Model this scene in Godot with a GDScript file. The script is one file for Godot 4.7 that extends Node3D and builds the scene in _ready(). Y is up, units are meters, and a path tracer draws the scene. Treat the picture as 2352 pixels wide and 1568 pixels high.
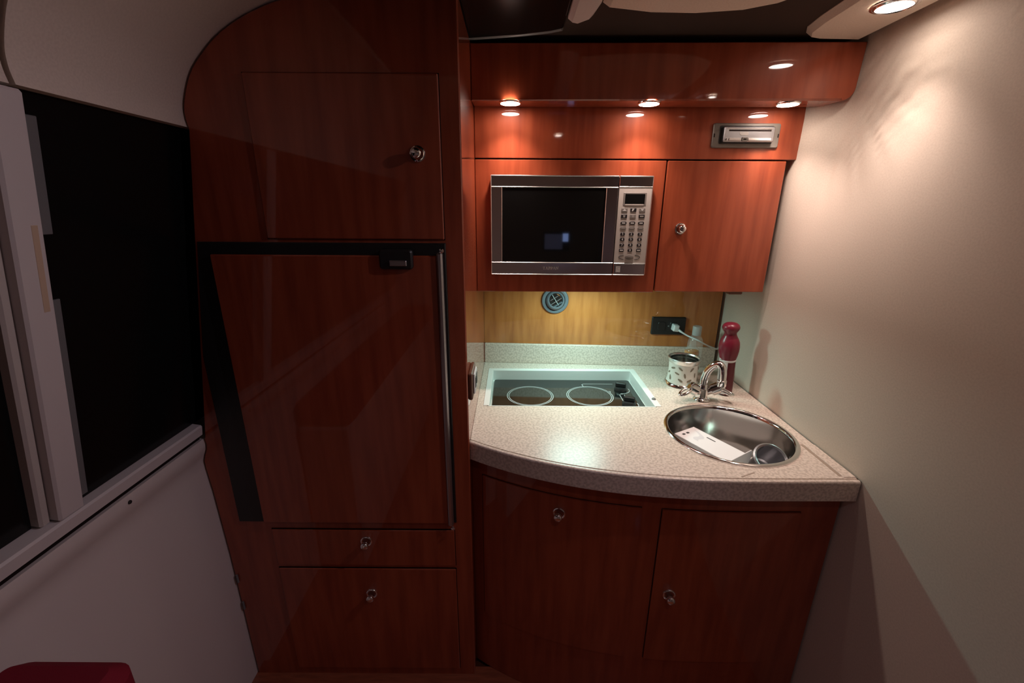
extends Node3D
# A boat galley at night: tall cherry cabinet, curved worktop, wall cabinets with a microwave, warm downlights.
# Units are metres, y up, the galley bulkhead lies towards -z. E is the height of the eye above the cabin sole.

const E := 1.52

var mats := {}

# ------------------------------------------------------------------ mesh building
class MB:
	var v := PackedVector3Array()
	var n := PackedVector3Array()

	func tri(a: Vector3, b: Vector3, c: Vector3, na: Vector3, nb: Vector3, nc: Vector3) -> void:
		if (b - a).cross(c - a).dot(na + nb + nc) > 0.0:
			v.append_array(PackedVector3Array([a, c, b]))
			n.append_array(PackedVector3Array([na, nc, nb]))
		else:
			v.append_array(PackedVector3Array([a, b, c]))
			n.append_array(PackedVector3Array([na, nb, nc]))

	func flat(a: Vector3, b: Vector3, c: Vector3, hint: Vector3) -> void:
		var k := (b - a).cross(c - a)
		if k.length_squared() < 1e-18:
			return
		k = k.normalized()
		if k.dot(hint) < 0.0:
			k = -k
		tri(a, b, c, k, k, k)

	func quad(a: Vector3, b: Vector3, c: Vector3, d: Vector3, hint: Vector3) -> void:
		flat(a, b, c, hint)
		flat(a, c, d, hint)

	# chamfered box
	func box(lo: Vector3, hi: Vector3, bev := 0.0, xf := Transform3D.IDENTITY) -> void:
		var c := (lo + hi) * 0.5
		var h := (hi - lo) * 0.5
		bev = minf(bev, minf(h.x, minf(h.y, h.z)) * 0.95)
		var p := func(s: Vector3, axis: int) -> Vector3:
			var q := h - Vector3(bev, bev, bev)
			q[axis] = h[axis]
			return xf * (c + q * s)
		for a in 3:
			var b := (a + 1) % 3
			var d := (a + 2) % 3
			for s in [-1.0, 1.0]:
				var pts: Array[Vector3] = []
				for t in [[-1.0, -1.0], [1.0, -1.0], [1.0, 1.0], [-1.0, 1.0]]:
					var q := Vector3.ZERO
					q[a] = s
					q[b] = t[0]
					q[d] = t[1]
					pts.append(p.call(q, a))
				var hint := Vector3.ZERO
				hint[a] = s
				quad(pts[0], pts[1], pts[2], pts[3], xf.basis * hint)
			if bev > 0.0:
				for s in [-1.0, 1.0]:
					for t in [-1.0, 1.0]:
						var q0 := Vector3.ZERO
						q0[a] = s
						q0[b] = t
						q0[d] = -1.0
						var q1 := q0
						q1[d] = 1.0
						var hint := Vector3.ZERO
						hint[a] = s
						hint[b] = t
						quad(p.call(q0, a), p.call(q1, a), p.call(q1, b), p.call(q0, b), xf.basis * hint)
		if bev > 0.0:
			for x in [-1.0, 1.0]:
				for y in [-1.0, 1.0]:
					for z in [-1.0, 1.0]:
						var q := Vector3(x, y, z)
						flat(p.call(q, 0), p.call(q, 1), p.call(q, 2), xf.basis * q)

	# profile of (radius, height), turned about local y; outside first, going up
	func lathe(prof: Array, xf := Transform3D.IDENTITY, seg := 40, soft := 40.0, squash := Vector2.ONE) -> void:
		var m := prof.size() - 1
		var sn: Array[Vector2] = []
		for i in m:
			var d: Vector2 = prof[i + 1] - prof[i]
			sn.append(Vector2(d.y, -d.x).normalized())
		for i in m:
			var na := sn[i]
			var nb := sn[i]
			if i > 0 and rad_to_deg(sn[i].angle_to(sn[i - 1])) < soft and rad_to_deg(sn[i].angle_to(sn[i - 1])) > -soft:
				na = (sn[i] + sn[i - 1]).normalized()
			if i < m - 1 and absf(rad_to_deg(sn[i].angle_to(sn[i + 1]))) < soft:
				nb = (sn[i] + sn[i + 1]).normalized()
			var a: Vector2 = prof[i]
			var b: Vector2 = prof[i + 1]
			for k in seg:
				var t0 := TAU * k / seg
				var t1 := TAU * (k + 1) / seg
				var d0 := Vector3(cos(t0) * squash.x, 0, sin(t0) * squash.y)
				var d1 := Vector3(cos(t1) * squash.x, 0, sin(t1) * squash.y)
				var pa0 := xf * (d0 * a.x + Vector3.UP * a.y)
				var pa1 := xf * (d1 * a.x + Vector3.UP * a.y)
				var pb0 := xf * (d0 * b.x + Vector3.UP * b.y)
				var pb1 := xf * (d1 * b.x + Vector3.UP * b.y)
				var na0 := (xf.basis * (d0 * na.x + Vector3.UP * na.y)).normalized()
				var na1 := (xf.basis * (d1 * na.x + Vector3.UP * na.y)).normalized()
				var nb0 := (xf.basis * (d0 * nb.x + Vector3.UP * nb.y)).normalized()
				var nb1 := (xf.basis * (d1 * nb.x + Vector3.UP * nb.y)).normalized()
				if a.x > 1e-6:
					tri(pa0, pa1, pb1, na0, na1, nb1)
				if b.x > 1e-6:
					tri(pa0, pb1, pb0, na0, nb1, nb0)

	# round tube along points; r one number or one per point
	func tube(path: Array, r, seg := 14, caps := true) -> void:
		var m := path.size()
		var t: Array[Vector3] = []
		for i in m:
			t.append((path[mini(i + 1, m - 1)] - path[maxi(i - 1, 0)]).normalized())
		var u := t[0].cross(Vector3.UP)
		if u.length() < 0.05:
			u = t[0].cross(Vector3.RIGHT)
		u = u.normalized()
		var rings: Array = []
		for i in m:
			u = (u - t[i] * u.dot(t[i])).normalized()
			var w := t[i].cross(u)
			var rr: float = r[i] if r is Array else r
			var ring: Array = []
			for k in seg:
				var a := TAU * k / seg
				var d := u * cos(a) + w * sin(a)
				ring.append([path[i] + d * rr, d])
			rings.append(ring)
		for i in m - 1:
			for k in seg:
				var k2 := (k + 1) % seg
				var a = rings[i][k]
				var b = rings[i][k2]
				var c = rings[i + 1][k2]
				var d = rings[i + 1][k]
				tri(a[0], b[0], c[0], a[1], b[1], c[1])
				tri(a[0], c[0], d[0], a[1], c[1], d[1])
		if caps:
			for k in seg:
				flat(path[0], rings[0][k][0], rings[0][(k + 1) % seg][0], -t[0])
				flat(path[m - 1], rings[m - 1][k][0], rings[m - 1][(k + 1) % seg][0], t[m - 1])

	# polygon in local xy, from z = d0 to z = d1, chamfered round the face at d1 (and at d0 when both)
	func prism(poly: Array, d0: float, d1: float, bev := 0.0, xf := Transform3D.IDENTITY, both := false, soft := 35.0) -> void:
		var pts: Array = poly.duplicate()
		var area := 0.0
		for i in pts.size():
			area += pts[i].cross(pts[(i + 1) % pts.size()])
		if area < 0.0:
			pts.reverse()
		var m := pts.size()
		var en: Array[Vector2] = []
		for i in m:
			var d: Vector2 = pts[(i + 1) % m] - pts[i]
			en.append(Vector2(d.y, -d.x).normalized())
		var inner: Array[Vector2] = []
		for i in m:
			var a := en[(i + m - 1) % m]
			var b := en[i]
			var k := (a + b).normalized()
			inner.append(pts[i] - k * bev / maxf(0.35, k.dot(b)))
		var tri2 := Geometry2D.triangulate_polygon(PackedVector2Array(inner if bev > 0.0 else pts))
		var cap: Array = inner if bev > 0.0 else pts
		var bev0 := bev if both else 0.0
		var cap0: Array = inner if both and bev > 0.0 else pts
		var s := signf(d1 - d0)
		var zn := xf.basis.z * s
		for i in range(0, tri2.size(), 3):
			var q: Array = []
			var q0: Array = []
			for k in 3:
				var c: Vector2 = cap[tri2[i + k]]
				var c0: Vector2 = cap0[tri2[i + k]]
				q.append(xf * Vector3(c.x, c.y, d1))
				q0.append(xf * Vector3(c0.x, c0.y, d0))
			flat(q[0], q[1], q[2], zn)
			flat(q0[0], q0[1], q0[2], -zn)
		for i in m:
			var j := (i + 1) % m
			var n0 := en[i]
			var n1 := en[i]
			if absf(rad_to_deg(en[i].angle_to(en[(i + m - 1) % m]))) < soft:
				n0 = (en[i] + en[(i + m - 1) % m]).normalized()
			if absf(rad_to_deg(en[i].angle_to(en[j]))) < soft:
				n1 = (en[i] + en[j]).normalized()
			var w0 := (xf.basis * Vector3(n0.x, n0.y, 0)).normalized()
			var w1 := (xf.basis * Vector3(n1.x, n1.y, 0)).normalized()
			var a := xf * Vector3(pts[i].x, pts[i].y, d0 + s * bev0)
			var b := xf * Vector3(pts[j].x, pts[j].y, d0 + s * bev0)
			var c := xf * Vector3(pts[j].x, pts[j].y, d1 - s * bev)
			var d := xf * Vector3(pts[i].x, pts[i].y, d1 - s * bev)
			tri(a, b, c, w0, w1, w1)
			tri(a, c, d, w0, w1, w0)
			if bev > 0.0:
				var e := xf * Vector3(inner[i].x, inner[i].y, d1)
				var f := xf * Vector3(inner[j].x, inner[j].y, d1)
				var k0 := (w0 + zn).normalized()
				var k1 := (w1 + zn).normalized()
				tri(d, c, f, k0, k1, k1)
				tri(d, f, e, k0, k1, k0)
				if both:
					e = xf * Vector3(inner[i].x, inner[i].y, d0)
					f = xf * Vector3(inner[j].x, inner[j].y, d0)
					k0 = (w0 - zn).normalized()
					k1 = (w1 - zn).normalized()
					tri(a, b, f, k0, k1, k1)
					tri(a, f, e, k0, k1, k0)

	# smooth surface f(u, v) with u, v in 0..1
	func grid(nu: int, nv: int, f: Callable, hint: Vector3) -> void:
		var p: Array = []
		var q: Array = []
		for j in nv + 1:
			for i in nu + 1:
				var u := float(i) / nu
				var w := float(j) / nv
				p.append(f.call(u, w))
				var h := 0.002
				var du: Vector3 = f.call(minf(u + h, 1.0), w) - f.call(maxf(u - h, 0.0), w)
				var dv: Vector3 = f.call(u, minf(w + h, 1.0)) - f.call(u, maxf(w - h, 0.0))
				var k := du.cross(dv).normalized()
				q.append(k if k.dot(hint) > 0.0 else -k)
		var s := nu + 1
		for j in nv:
			for i in nu:
				var a := j * s + i
				tri(p[a], p[a + 1], p[a + s + 1], q[a], q[a + 1], q[a + s + 1])
				tri(p[a], p[a + s + 1], p[a + s], q[a], q[a + s + 1], q[a + s])

	# a sheet with thickness: front f, back f + off, closed round its rim
	func sheet(nu: int, nv: int, f: Callable, off: Vector3) -> void:
		grid(nu, nv, f, -off)
		grid(nu, nv, func(u, w): return f.call(u, w) + off, off)
		for side in 4:
			var m := nu if side < 2 else nv
			for i in m:
				var a := float(i) / m
				var b := float(i + 1) / m
				var w := float(side % 2)
				var p0: Vector3 = f.call(a, w) if side < 2 else f.call(w, a)
				var p1: Vector3 = f.call(b, w) if side < 2 else f.call(w, b)
				var mid: Vector3 = f.call(0.5, 0.5)
				quad(p0, p1, p1 + off, p0 + off, (p0 + p1) * 0.5 - mid)

	func mesh(m: Material) -> ArrayMesh:
		var arr := []
		arr.resize(Mesh.ARRAY_MAX)
		arr[Mesh.ARRAY_VERTEX] = v
		arr[Mesh.ARRAY_NORMAL] = n
		var am := ArrayMesh.new()
		am.add_surface_from_arrays(Mesh.PRIMITIVE_TRIANGLES, arr)
		am.surface_set_material(0, m)
		return am


# ------------------------------------------------------------------ objects
var used := {}

func numbered(called: String) -> String:
	if not used.has(called):
		used[called] = 0
		return called
	used[called] += 1
	return "%s_%03d" % [called, used[called]]

func tag(o: Node, label: String, category: String, group := "") -> void:
	o.set_meta("label", label)
	o.set_meta("category", category)
	if group != "":
		o.set_meta("group", group)

func thing(called: String, label: String, category: String, at := Vector3.ZERO, group := "") -> Node3D:
	var o := Node3D.new()
	o.name = numbered(called)
	add_child(o)
	o.position = at
	tag(o, label, category, group)
	return o

# commits a builder as one named mesh; geometry is given in world metres and moved into the parent's frame
func part(called: String, b: MB, m: Material, parent: Node3D = self, local := false) -> MeshInstance3D:
	var o := MeshInstance3D.new()
	o.name = numbered(called) if parent == self else called
	if not local and parent != self:
		var base := Vector3.ZERO
		var p: Node = parent
		while p != self:
			base += (p as Node3D).position
			p = p.get_parent()
		for i in b.v.size():
			b.v[i] -= base
	o.mesh = b.mesh(m)
	parent.add_child(o, true)
	return o

func struct(called: String, b: MB, m: Material) -> MeshInstance3D:
	var o := part(called, b, m)
	o.set_meta("kind", "structure")
	return o

func words(called: String, text: String, height: float, at: Vector3, m: Material, parent: Node3D, font := "Droid Sans", italic := false, bold := false) -> void:
	var f := SystemFont.new()
	f.font_names = PackedStringArray([font])
	f.font_italic = italic
	f.font_weight = 700 if bold else 400
	var t := TextMesh.new()
	t.font = f
	t.text = text
	t.font_size = 32
	t.pixel_size = height / 24.0
	t.depth = 0.0004
	t.material = m
	var o := MeshInstance3D.new()
	o.name = called
	o.mesh = t
	var base := Vector3.ZERO
	var p: Node = parent
	while p != self:
		base += (p as Node3D).position
		p = p.get_parent()
	o.position = at - base
	parent.add_child(o, true)

# ------------------------------------------------------------------ materials
func lin(r: float, g: float, b: float) -> Color:
	return Color(r, g, b).linear_to_srgb()

func mat(called: String, c: Color, rough: float, metal := 0.0, spec := 0.5) -> StandardMaterial3D:
	var m := StandardMaterial3D.new()
	m.resource_name = called
	m.albedo_color = c
	m.roughness = rough
	m.metallic = metal
	m.metallic_specular = spec
	mats[called] = m
	return m

func noise_tex(stops: Array, freq: float, sd: int, kind := FastNoiseLite.TYPE_SIMPLEX_SMOOTH, octaves := 4, fractal := FastNoiseLite.FRACTAL_FBM, size := 512, warp := 0.0) -> NoiseTexture2D:
	var f := FastNoiseLite.new()
	if warp > 0.0:
		f.domain_warp_enabled = true
		f.domain_warp_amplitude = warp
		f.domain_warp_frequency = 0.006
		f.domain_warp_fractal_type = FastNoiseLite.DOMAIN_WARP_FRACTAL_NONE
	f.noise_type = kind
	f.frequency = freq
	f.seed = sd
	f.fractal_type = fractal
	f.fractal_octaves = octaves
	var g := Gradient.new()
	var offs := PackedFloat32Array()
	var cols := PackedColorArray()
	for s in stops:
		offs.append(s[0])
		cols.append(s[1])
	g.offsets = offs
	g.colors = cols
	var t := NoiseTexture2D.new()
	t.width = size
	t.height = size
	t.seamless = true
	t.noise = f
	t.color_ramp = g
	return t

func grained(m: StandardMaterial3D, t: Texture2D, scale: Vector3) -> StandardMaterial3D:
	m.albedo_color = Color.WHITE
	m.albedo_texture = t
	m.uv1_triplanar = true
	m.uv1_world_triplanar = true
	m.uv1_scale = scale
	m.uv1_triplanar_sharpness = 6.0
	return m

func lacquer(m: StandardMaterial3D, amount: float, rough: float) -> StandardMaterial3D:
	m.clearcoat_enabled = true
	m.clearcoat = amount
	m.clearcoat_roughness = rough
	return m

func glow(called: String, c: Color, power: float) -> StandardMaterial3D:
	var m := mat(called, Color(0.9, 0.9, 0.9), 0.5)
	m.emission_enabled = true
	m.emission = c
	m.emission_energy_multiplier = power
	return m

func make_materials() -> void:
	var cherry := noise_tex([[0.0, lin(0.235, 0.042, 0.0165)], [0.42, lin(0.295, 0.056, 0.0215)], [0.6, lin(0.325, 0.064, 0.025)], [1.0, lin(0.37, 0.080, 0.032)]], 0.03, 11, FastNoiseLite.TYPE_SIMPLEX_SMOOTH, 5, FastNoiseLite.FRACTAL_FBM, 1024, 40.0)
	lacquer(grained(mat("cherry", Color.WHITE, 0.45, 0.0, 0.3), cherry, Vector3(0.9, 0.085, 0.9)), 1.0, 0.038)
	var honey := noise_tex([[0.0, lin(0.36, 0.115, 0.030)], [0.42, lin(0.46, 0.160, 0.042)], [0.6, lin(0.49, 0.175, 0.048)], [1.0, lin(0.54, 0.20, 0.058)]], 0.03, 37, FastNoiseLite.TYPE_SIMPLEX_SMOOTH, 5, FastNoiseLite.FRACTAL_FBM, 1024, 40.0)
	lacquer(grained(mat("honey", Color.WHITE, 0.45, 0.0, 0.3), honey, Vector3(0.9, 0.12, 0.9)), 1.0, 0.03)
	var stone := noise_tex([[0.0, lin(0.52, 0.42, 0.355)], [0.34, lin(0.59, 0.485, 0.415)], [0.50, lin(0.68, 0.57, 0.495)], [0.68, lin(0.73, 0.615, 0.535)], [1.0, lin(0.79, 0.675, 0.59)]], 0.044, 5, FastNoiseLite.TYPE_SIMPLEX, 3, FastNoiseLite.FRACTAL_FBM, 1024, 12.0)
	grained(mat("stone", Color.WHITE, 0.32), stone, Vector3(2.0, 2.0, 2.0))
	var vinyl := noise_tex([[0.0, lin(0.64, 0.545, 0.46)], [0.5, lin(0.69, 0.59, 0.50)], [1.0, lin(0.73, 0.63, 0.535)]], 0.09, 3)
	grained(mat("vinyl", Color.WHITE, 0.62, 0.0, 0.3), vinyl, Vector3(4.0, 4.0, 4.0))
	var sole := noise_tex([[0.0, lin(0.20, 0.05, 0.022)], [1.0, lin(0.34, 0.09, 0.04)]], 0.05, 51)
	lacquer(grained(mat("sole", Color.WHITE, 0.4), sole, Vector3(0.4, 3.0, 3.0)), 0.6, 0.12)
	mat("white_frame", lin(0.62, 0.56, 0.54), 0.45)
	mat("gelcoat", lin(0.66, 0.58, 0.54), 0.4)
	mat("gap", lin(0.015, 0.009, 0.008), 0.8, 0.0, 0.2)
	mat("brown_shade", lin(0.05, 0.034, 0.028), 0.8, 0.0, 0.2)  # dark tone for the shade round the ceiling pads
	mat("tinted", lin(0.006, 0.0065, 0.006), 0.22, 0.0, 0.35)
	mat("rubber", lin(0.012, 0.012, 0.012), 0.6)
	mat("black_plastic", lin(0.012, 0.012, 0.012), 0.42)
	mat("grey_plastic", lin(0.16, 0.16, 0.16), 0.35)
	mat("bezel_grey", lin(0.17, 0.15, 0.13), 0.4, 0.3)
	mat("panel_grey", lin(0.50, 0.445, 0.41), 0.42)
	mat("button_grey", lin(0.20, 0.175, 0.16), 0.45)
	mat("button_black", lin(0.02, 0.016, 0.018), 0.4)
	mat("print_light", lin(0.62, 0.6, 0.58), 0.5)
	mat("print_grey", lin(0.30, 0.27, 0.25), 0.6)
	mat("steel", lin(0.82, 0.80, 0.80), 0.14, 1.0)
	mat("steel_edge", lin(0.80, 0.78, 0.76), 0.3, 1.0)
	mat("brushed", lin(0.66, 0.63, 0.60), 0.16, 1.0)
	mat("chrome", lin(0.80, 0.80, 0.80), 0.08, 1.0)
	mat("alloy", lin(0.48, 0.48, 0.50), 0.35, 1.0)
	mat("dark_glass", lin(0.006, 0.006, 0.006), 0.035)
	mat("hob_glass", lin(0.011, 0.012, 0.012), 0.07, 0.0, 0.7)
	mat("hob_print", lin(0.42, 0.42, 0.42), 0.5)
	mat("tray", lin(0.80, 0.79, 0.76), 0.35)
	mat("vent_grey", lin(0.105, 0.12, 0.14), 0.35)
	mat("ceramic", lin(0.70, 0.66, 0.60), 0.3)
	mat("leaf_print", lin(0.21, 0.165, 0.12), 0.5)
	mat("red_bottle", lin(0.10, 0.007, 0.015), 0.3)
	mat("red_cap", lin(0.175, 0.013, 0.030), 0.3)
	mat("label_paper", lin(0.72, 0.70, 0.68), 0.5)
	mat("ink", lin(0.05, 0.05, 0.05), 0.6)
	mat("cable_white", lin(0.66, 0.68, 0.68), 0.4)
	mat("carton", lin(0.86, 0.84, 0.85), 0.45)
	mat("carton_grey", lin(0.72, 0.70, 0.73), 0.5)
	mat("plate_brown", lin(0.13, 0.05, 0.028), 0.4)
	mat("outlet_white", lin(0.62, 0.63, 0.62), 0.4)
	mat("caulk", lin(0.36, 0.27, 0.21), 0.6)
	mat("soap", lin(0.60, 0.22, 0.012), 0.15)
	mat("stain_tape", lin(0.55, 0.40, 0.28), 0.6)
	var cloth := noise_tex([[0.0, lin(0.17, 0.012, 0.022)], [1.0, lin(0.26, 0.022, 0.036)]], 0.2, 77)
	grained(mat("red_cloth", Color.WHITE, 0.9, 0.0, 0.2), cloth, Vector3(8, 8, 8))
	var clear := mat("clear_plastic", Color(0.93, 0.95, 0.94, 0.13), 0.06)
	clear.transparency = BaseMaterial3D.TRANSPARENCY_ALPHA
	var frost := mat("frosted_plastic", Color(0.8, 0.82, 0.82, 0.6), 0.4)
	frost.transparency = BaseMaterial3D.TRANSPARENCY_ALPHA
	glow("warm_lens", lin(1.0, 0.83, 0.72), 54.0)
	glow("cool_lens", lin(0.50, 0.95, 1.0), 9.0)
	glow("screen_blue", lin(0.35, 0.5, 1.0), 6.0)
	glow("screen_dim", lin(0.35, 0.38, 0.7), 0.5)

# ------------------------------------------------------------------ shared shapes
# plan of the front edge of the worktop
func front(x: float) -> float:
	return 0.29308 * x * x * x - 0.64844 * x * x + 0.46789 * x - 0.98473

# inner face of the right-hand hull side
func hull(h: float, z: float) -> float:
	var flare := 0.062 * smoothstep(-0.25, 0.30, h)
	var x := 0.842 + flare * smoothstep(-1.40, -1.27, z)
	# shallow ripples shaped to stand for the streaks of light fanning below two lamps
	for c in [[0.47, -1.06, 17.0, 0.34], [0.36, -1.33, 19.0, 0.26]]:
		var r := Vector2(z - c[1], c[0] - h)
		var away := r.length()
		var a := atan2(r.x, r.y)
		var k := sin(a * c[2] * 1.9 + 0.7) * 0.6 + sin(a * c[2] * 3.1 + 2.0) * 0.4
		x += 0.0013 * k * smoothstep(0.10, 0.22, away) * (1.0 - smoothstep(0.24, c[3] + 0.16, away))
	return x

const RIM := [[-0.843, -1.54], [-0.846, -1.0], [-0.852, -0.78], [-0.857, -0.70], [-0.857, -0.675], [-0.850, -0.655], [-0.843, -0.640], [-0.840, -0.622], [-0.842, -0.607]]
const ROOF_KNOTS := [[-0.7155, 0.165], [-0.7185, 0.190], [-0.7130, 0.220], [-0.690, 0.270], [-0.655, 0.310], [-0.611, 0.346], [-0.556, 0.376], [-0.495, 0.399], [-0.440, 0.411], [-0.400, 0.415]]
var ROOF := eased(ROOF_KNOTS)

func eased(k: Array) -> Array:   # the knots joined by a smooth curve
	var c := Curve2D.new()
	for i in k.size():
		var a: Array = k[maxi(i - 1, 0)]
		var b: Array = k[mini(i + 1, k.size() - 1)]
		var d := Vector2(b[0] - a[0], b[1] - a[1]) / 6.0
		c.add_point(Vector2(k[i][0], k[i][1]), -d, d)
	var out: Array = []
	for i in (k.size() - 1) * 4 + 1:
		var p := c.samplef(i / 4.0)
		out.append([p.x, p.y])
	return out

func side(h: float) -> float:   # plane of the side window
	return -0.7427 + 0.167 * h

func rounded(w: float, h: float, r: float, seg := 6) -> Array:
	var p: Array = []
	for c in 4:
		var cx := (w * 0.5 - r) * (1 if c == 0 or c == 3 else -1)
		var cy := (h * 0.5 - r) * (1 if c < 2 else -1)
		for k in seg + 1:
			var a := PI * 0.5 * (c + float(k) / seg)
			p.append(Vector2(cx + cos(a) * r, cy + sin(a) * r))
	return p

func at_z(x: float, h: float, z: float) -> Transform3D:   # local xy plane facing +z
	return Transform3D(Basis.IDENTITY, Vector3(x, E + h, z))

func turned_out(x: float, h: float, z: float) -> Transform3D:   # lathe axis along +z
	return Transform3D(Basis(Vector3(1, 0, 0), Vector3(0, 0, 1), Vector3(0, -1, 0)), Vector3(x, E + h, z))

# push-button lock: ring and button, on a face at (x, h, z)
func knob(parent: Node3D, x: float, h: float, z: float, yaw := 0.0) -> void:
	var xf := turned_out(x, h, z)
	xf.basis = Basis(Vector3.UP, yaw) * xf.basis
	var b := MB.new()
	b.lathe([Vector2(0.0175, 0.0), Vector2(0.0178, 0.002), Vector2(0.0168, 0.004), Vector2(0.0145, 0.0048), Vector2(0.0125, 0.0035), Vector2(0.0122, 0.0)], xf, 36)
	var k := part("knob", b, mats.chrome, parent)
	var c := MB.new()
	c.lathe([Vector2(0.0085, 0.0), Vector2(0.0085, 0.014), Vector2(0.0110, 0.017), Vector2(0.0118, 0.021), Vector2(0.0108, 0.025), Vector2(0.008, 0.0275), Vector2(0.004, 0.0285), Vector2(0.0, 0.0287)], xf, 32)
	part("button", c, mats.chrome, k)

func downlight(label: String, at: Vector3, r: float, power: float, angle: float, group: String, rings := 1, tint := lin(1.0, 0.80, 0.71), aim := Vector3(-90, 0, 0)) -> Node3D:
	var t := thing("downlight", label, "ceiling light", at, group)
	var b := MB.new()
	var flip := Transform3D(Basis(Vector3(1, 0, 0), Vector3(0, -1, 0), Vector3(0, 0, 1)), Vector3.ZERO)
	var prof: Array = [Vector2(r, 0.0), Vector2(r * 0.99, 0.0022), Vector2(r * 0.93, 0.0034)]
	if rings > 1:
		prof.append_array([Vector2(r * 0.86, 0.0030), Vector2(r * 0.83, 0.0048), Vector2(r * 0.76, 0.0062)])
	var q := 0.73 if rings > 1 else 0.86
	prof.append_array([Vector2(r * (q + 0.01), 0.0040), Vector2(r * q, 0.0)])
	b.lathe(prof, flip, 48)
	part("trim_ring", b, mats.chrome, t, true)
	var c := MB.new()
	c.lathe([Vector2(r * q, 0.0012), Vector2(r * (q - 0.07), 0.0040), Vector2(r * 0.4, 0.0062), Vector2(0.0, 0.0070)], flip, 40)
	part("lens", c, mats.warm_lens, t, true)
	var l := SpotLight3D.new()
	l.name = "lamp"
	l.position = Vector3(0, -0.010, 0)
	l.rotation_degrees = aim
	l.light_color = tint
	l.light_energy = power
	l.light_size = r * 0.5
	l.spot_angle = angle
	l.spot_angle_attenuation = 1.0
	l.spot_range = 6.0
	l.spot_attenuation = 2.0
	l.shadow_enabled = true
	t.add_child(l)
	return t

# ------------------------------------------------------------------ the scene
func _ready() -> void:
	var cam := Camera3D.new()
	cam.name = "camera"
	cam.fov = rad_to_deg(2.0 * atan(784.0 / 980.0))
	cam.near = 0.02
	cam.far = 50.0
	cam.transform = Transform3D(Basis.from_euler(Vector3(deg_to_rad(-17.35), 0, 0)) * Basis(Vector3(0, 0, 1), deg_to_rad(0.38)), Vector3(0, E, 0))
	add_child(cam)
	cam.current = true

	var env := Environment.new()
	env.background_mode = Environment.BG_COLOR
	env.background_color = Color(0.004, 0.005, 0.007)
	env.tonemap_mode = Environment.TONE_MAPPER_LINEAR
	env.tonemap_exposure = 1.0
	env.sdfgi_enabled = true
	env.ssao_enabled = true
	env.ssil_enabled = true
	var we := WorldEnvironment.new()
	we.name = "environment"
	we.environment = env
	add_child(we)

	make_materials()
	build_lamps()
	build_shell()
	build_tall_cabinet()
	build_wall_cabinet()
	build_base_cabinet()
	build_worktop()
	build_cooktop()
	build_sink()
	build_microwave()
	build_radio()
	build_fittings()
	build_counter_things()
	build_seat()

func build_lamps() -> void:
	var g := "downlights under the wooden valance"
	downlight("small glowing downlight under the valance at its left end, beside the tall cabinet", Vector3(-0.009, E + 0.277, -1.312), 0.031, 0.19, 54, g)
	downlight("small glowing downlight under the middle of the valance, above the microwave", Vector3(0.371, E + 0.277, -1.309), 0.031, 0.18, 54, g)
	downlight("small glowing downlight under the right end of the valance, above the car radio", Vector3(0.749, E + 0.277, -1.306), 0.031, 0.17, 52, g)
	downlight("large bright downlight with stepped chrome ring in the ceiling beside the cream hull side", Vector3(0.795, E + 0.411, -1.062), 0.043, 0.27, 45, "", 2)
	downlight("unseen ceiling lamp farther back along the cream hull side, with an added sideways fill beam", Vector3(0.76, E + 0.411, -0.62), 0.020, 0.46, 60, "", 2, lin(0.92, 0.80, 1.0), Vector3(-34, 114, 0))  # out of view; sideways aim and strength added to fill the window side
	downlight("cabin ceiling downlight over the middle of the cabin, seen only as a reflection", Vector3(0.262, E + 0.411, -0.02), 0.030, 0.13, 60, "", 2, lin(0.92, 0.80, 1.0))

	# cool strip lamp under the wall cabinet
	var t := thing("strip_light", "cool white strip lamp fixed under the microwave cabinet, above the cooktop", "strip light", Vector3(0.25, E - 0.261, -1.485))
	var b := MB.new()
	b.box(Vector3(-0.10, -0.007, -0.022), Vector3(0.10, 0.0, 0.022), 0.002)
	part("housing", b, mats.outlet_white, t, true)
	var c := MB.new()
	c.box(Vector3(-0.09, -0.009, -0.016), Vector3(0.09, -0.007, 0.016), 0.001)
	part("diffuser", c, mats.cool_lens, t, true)
	var l := AreaLight3D.new()
	l.name = "lamp"
	l.area_size = Vector2(0.19, 0.04)
	l.light_color = lin(0.60, 1.0, 0.90)
	l.light_energy = 0.25
	l.position = Vector3(0, -0.011, 0)
	l.rotation_degrees = Vector3(-90, 0, 0)
	l.shadow_enabled = true
	t.add_child(l)

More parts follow.
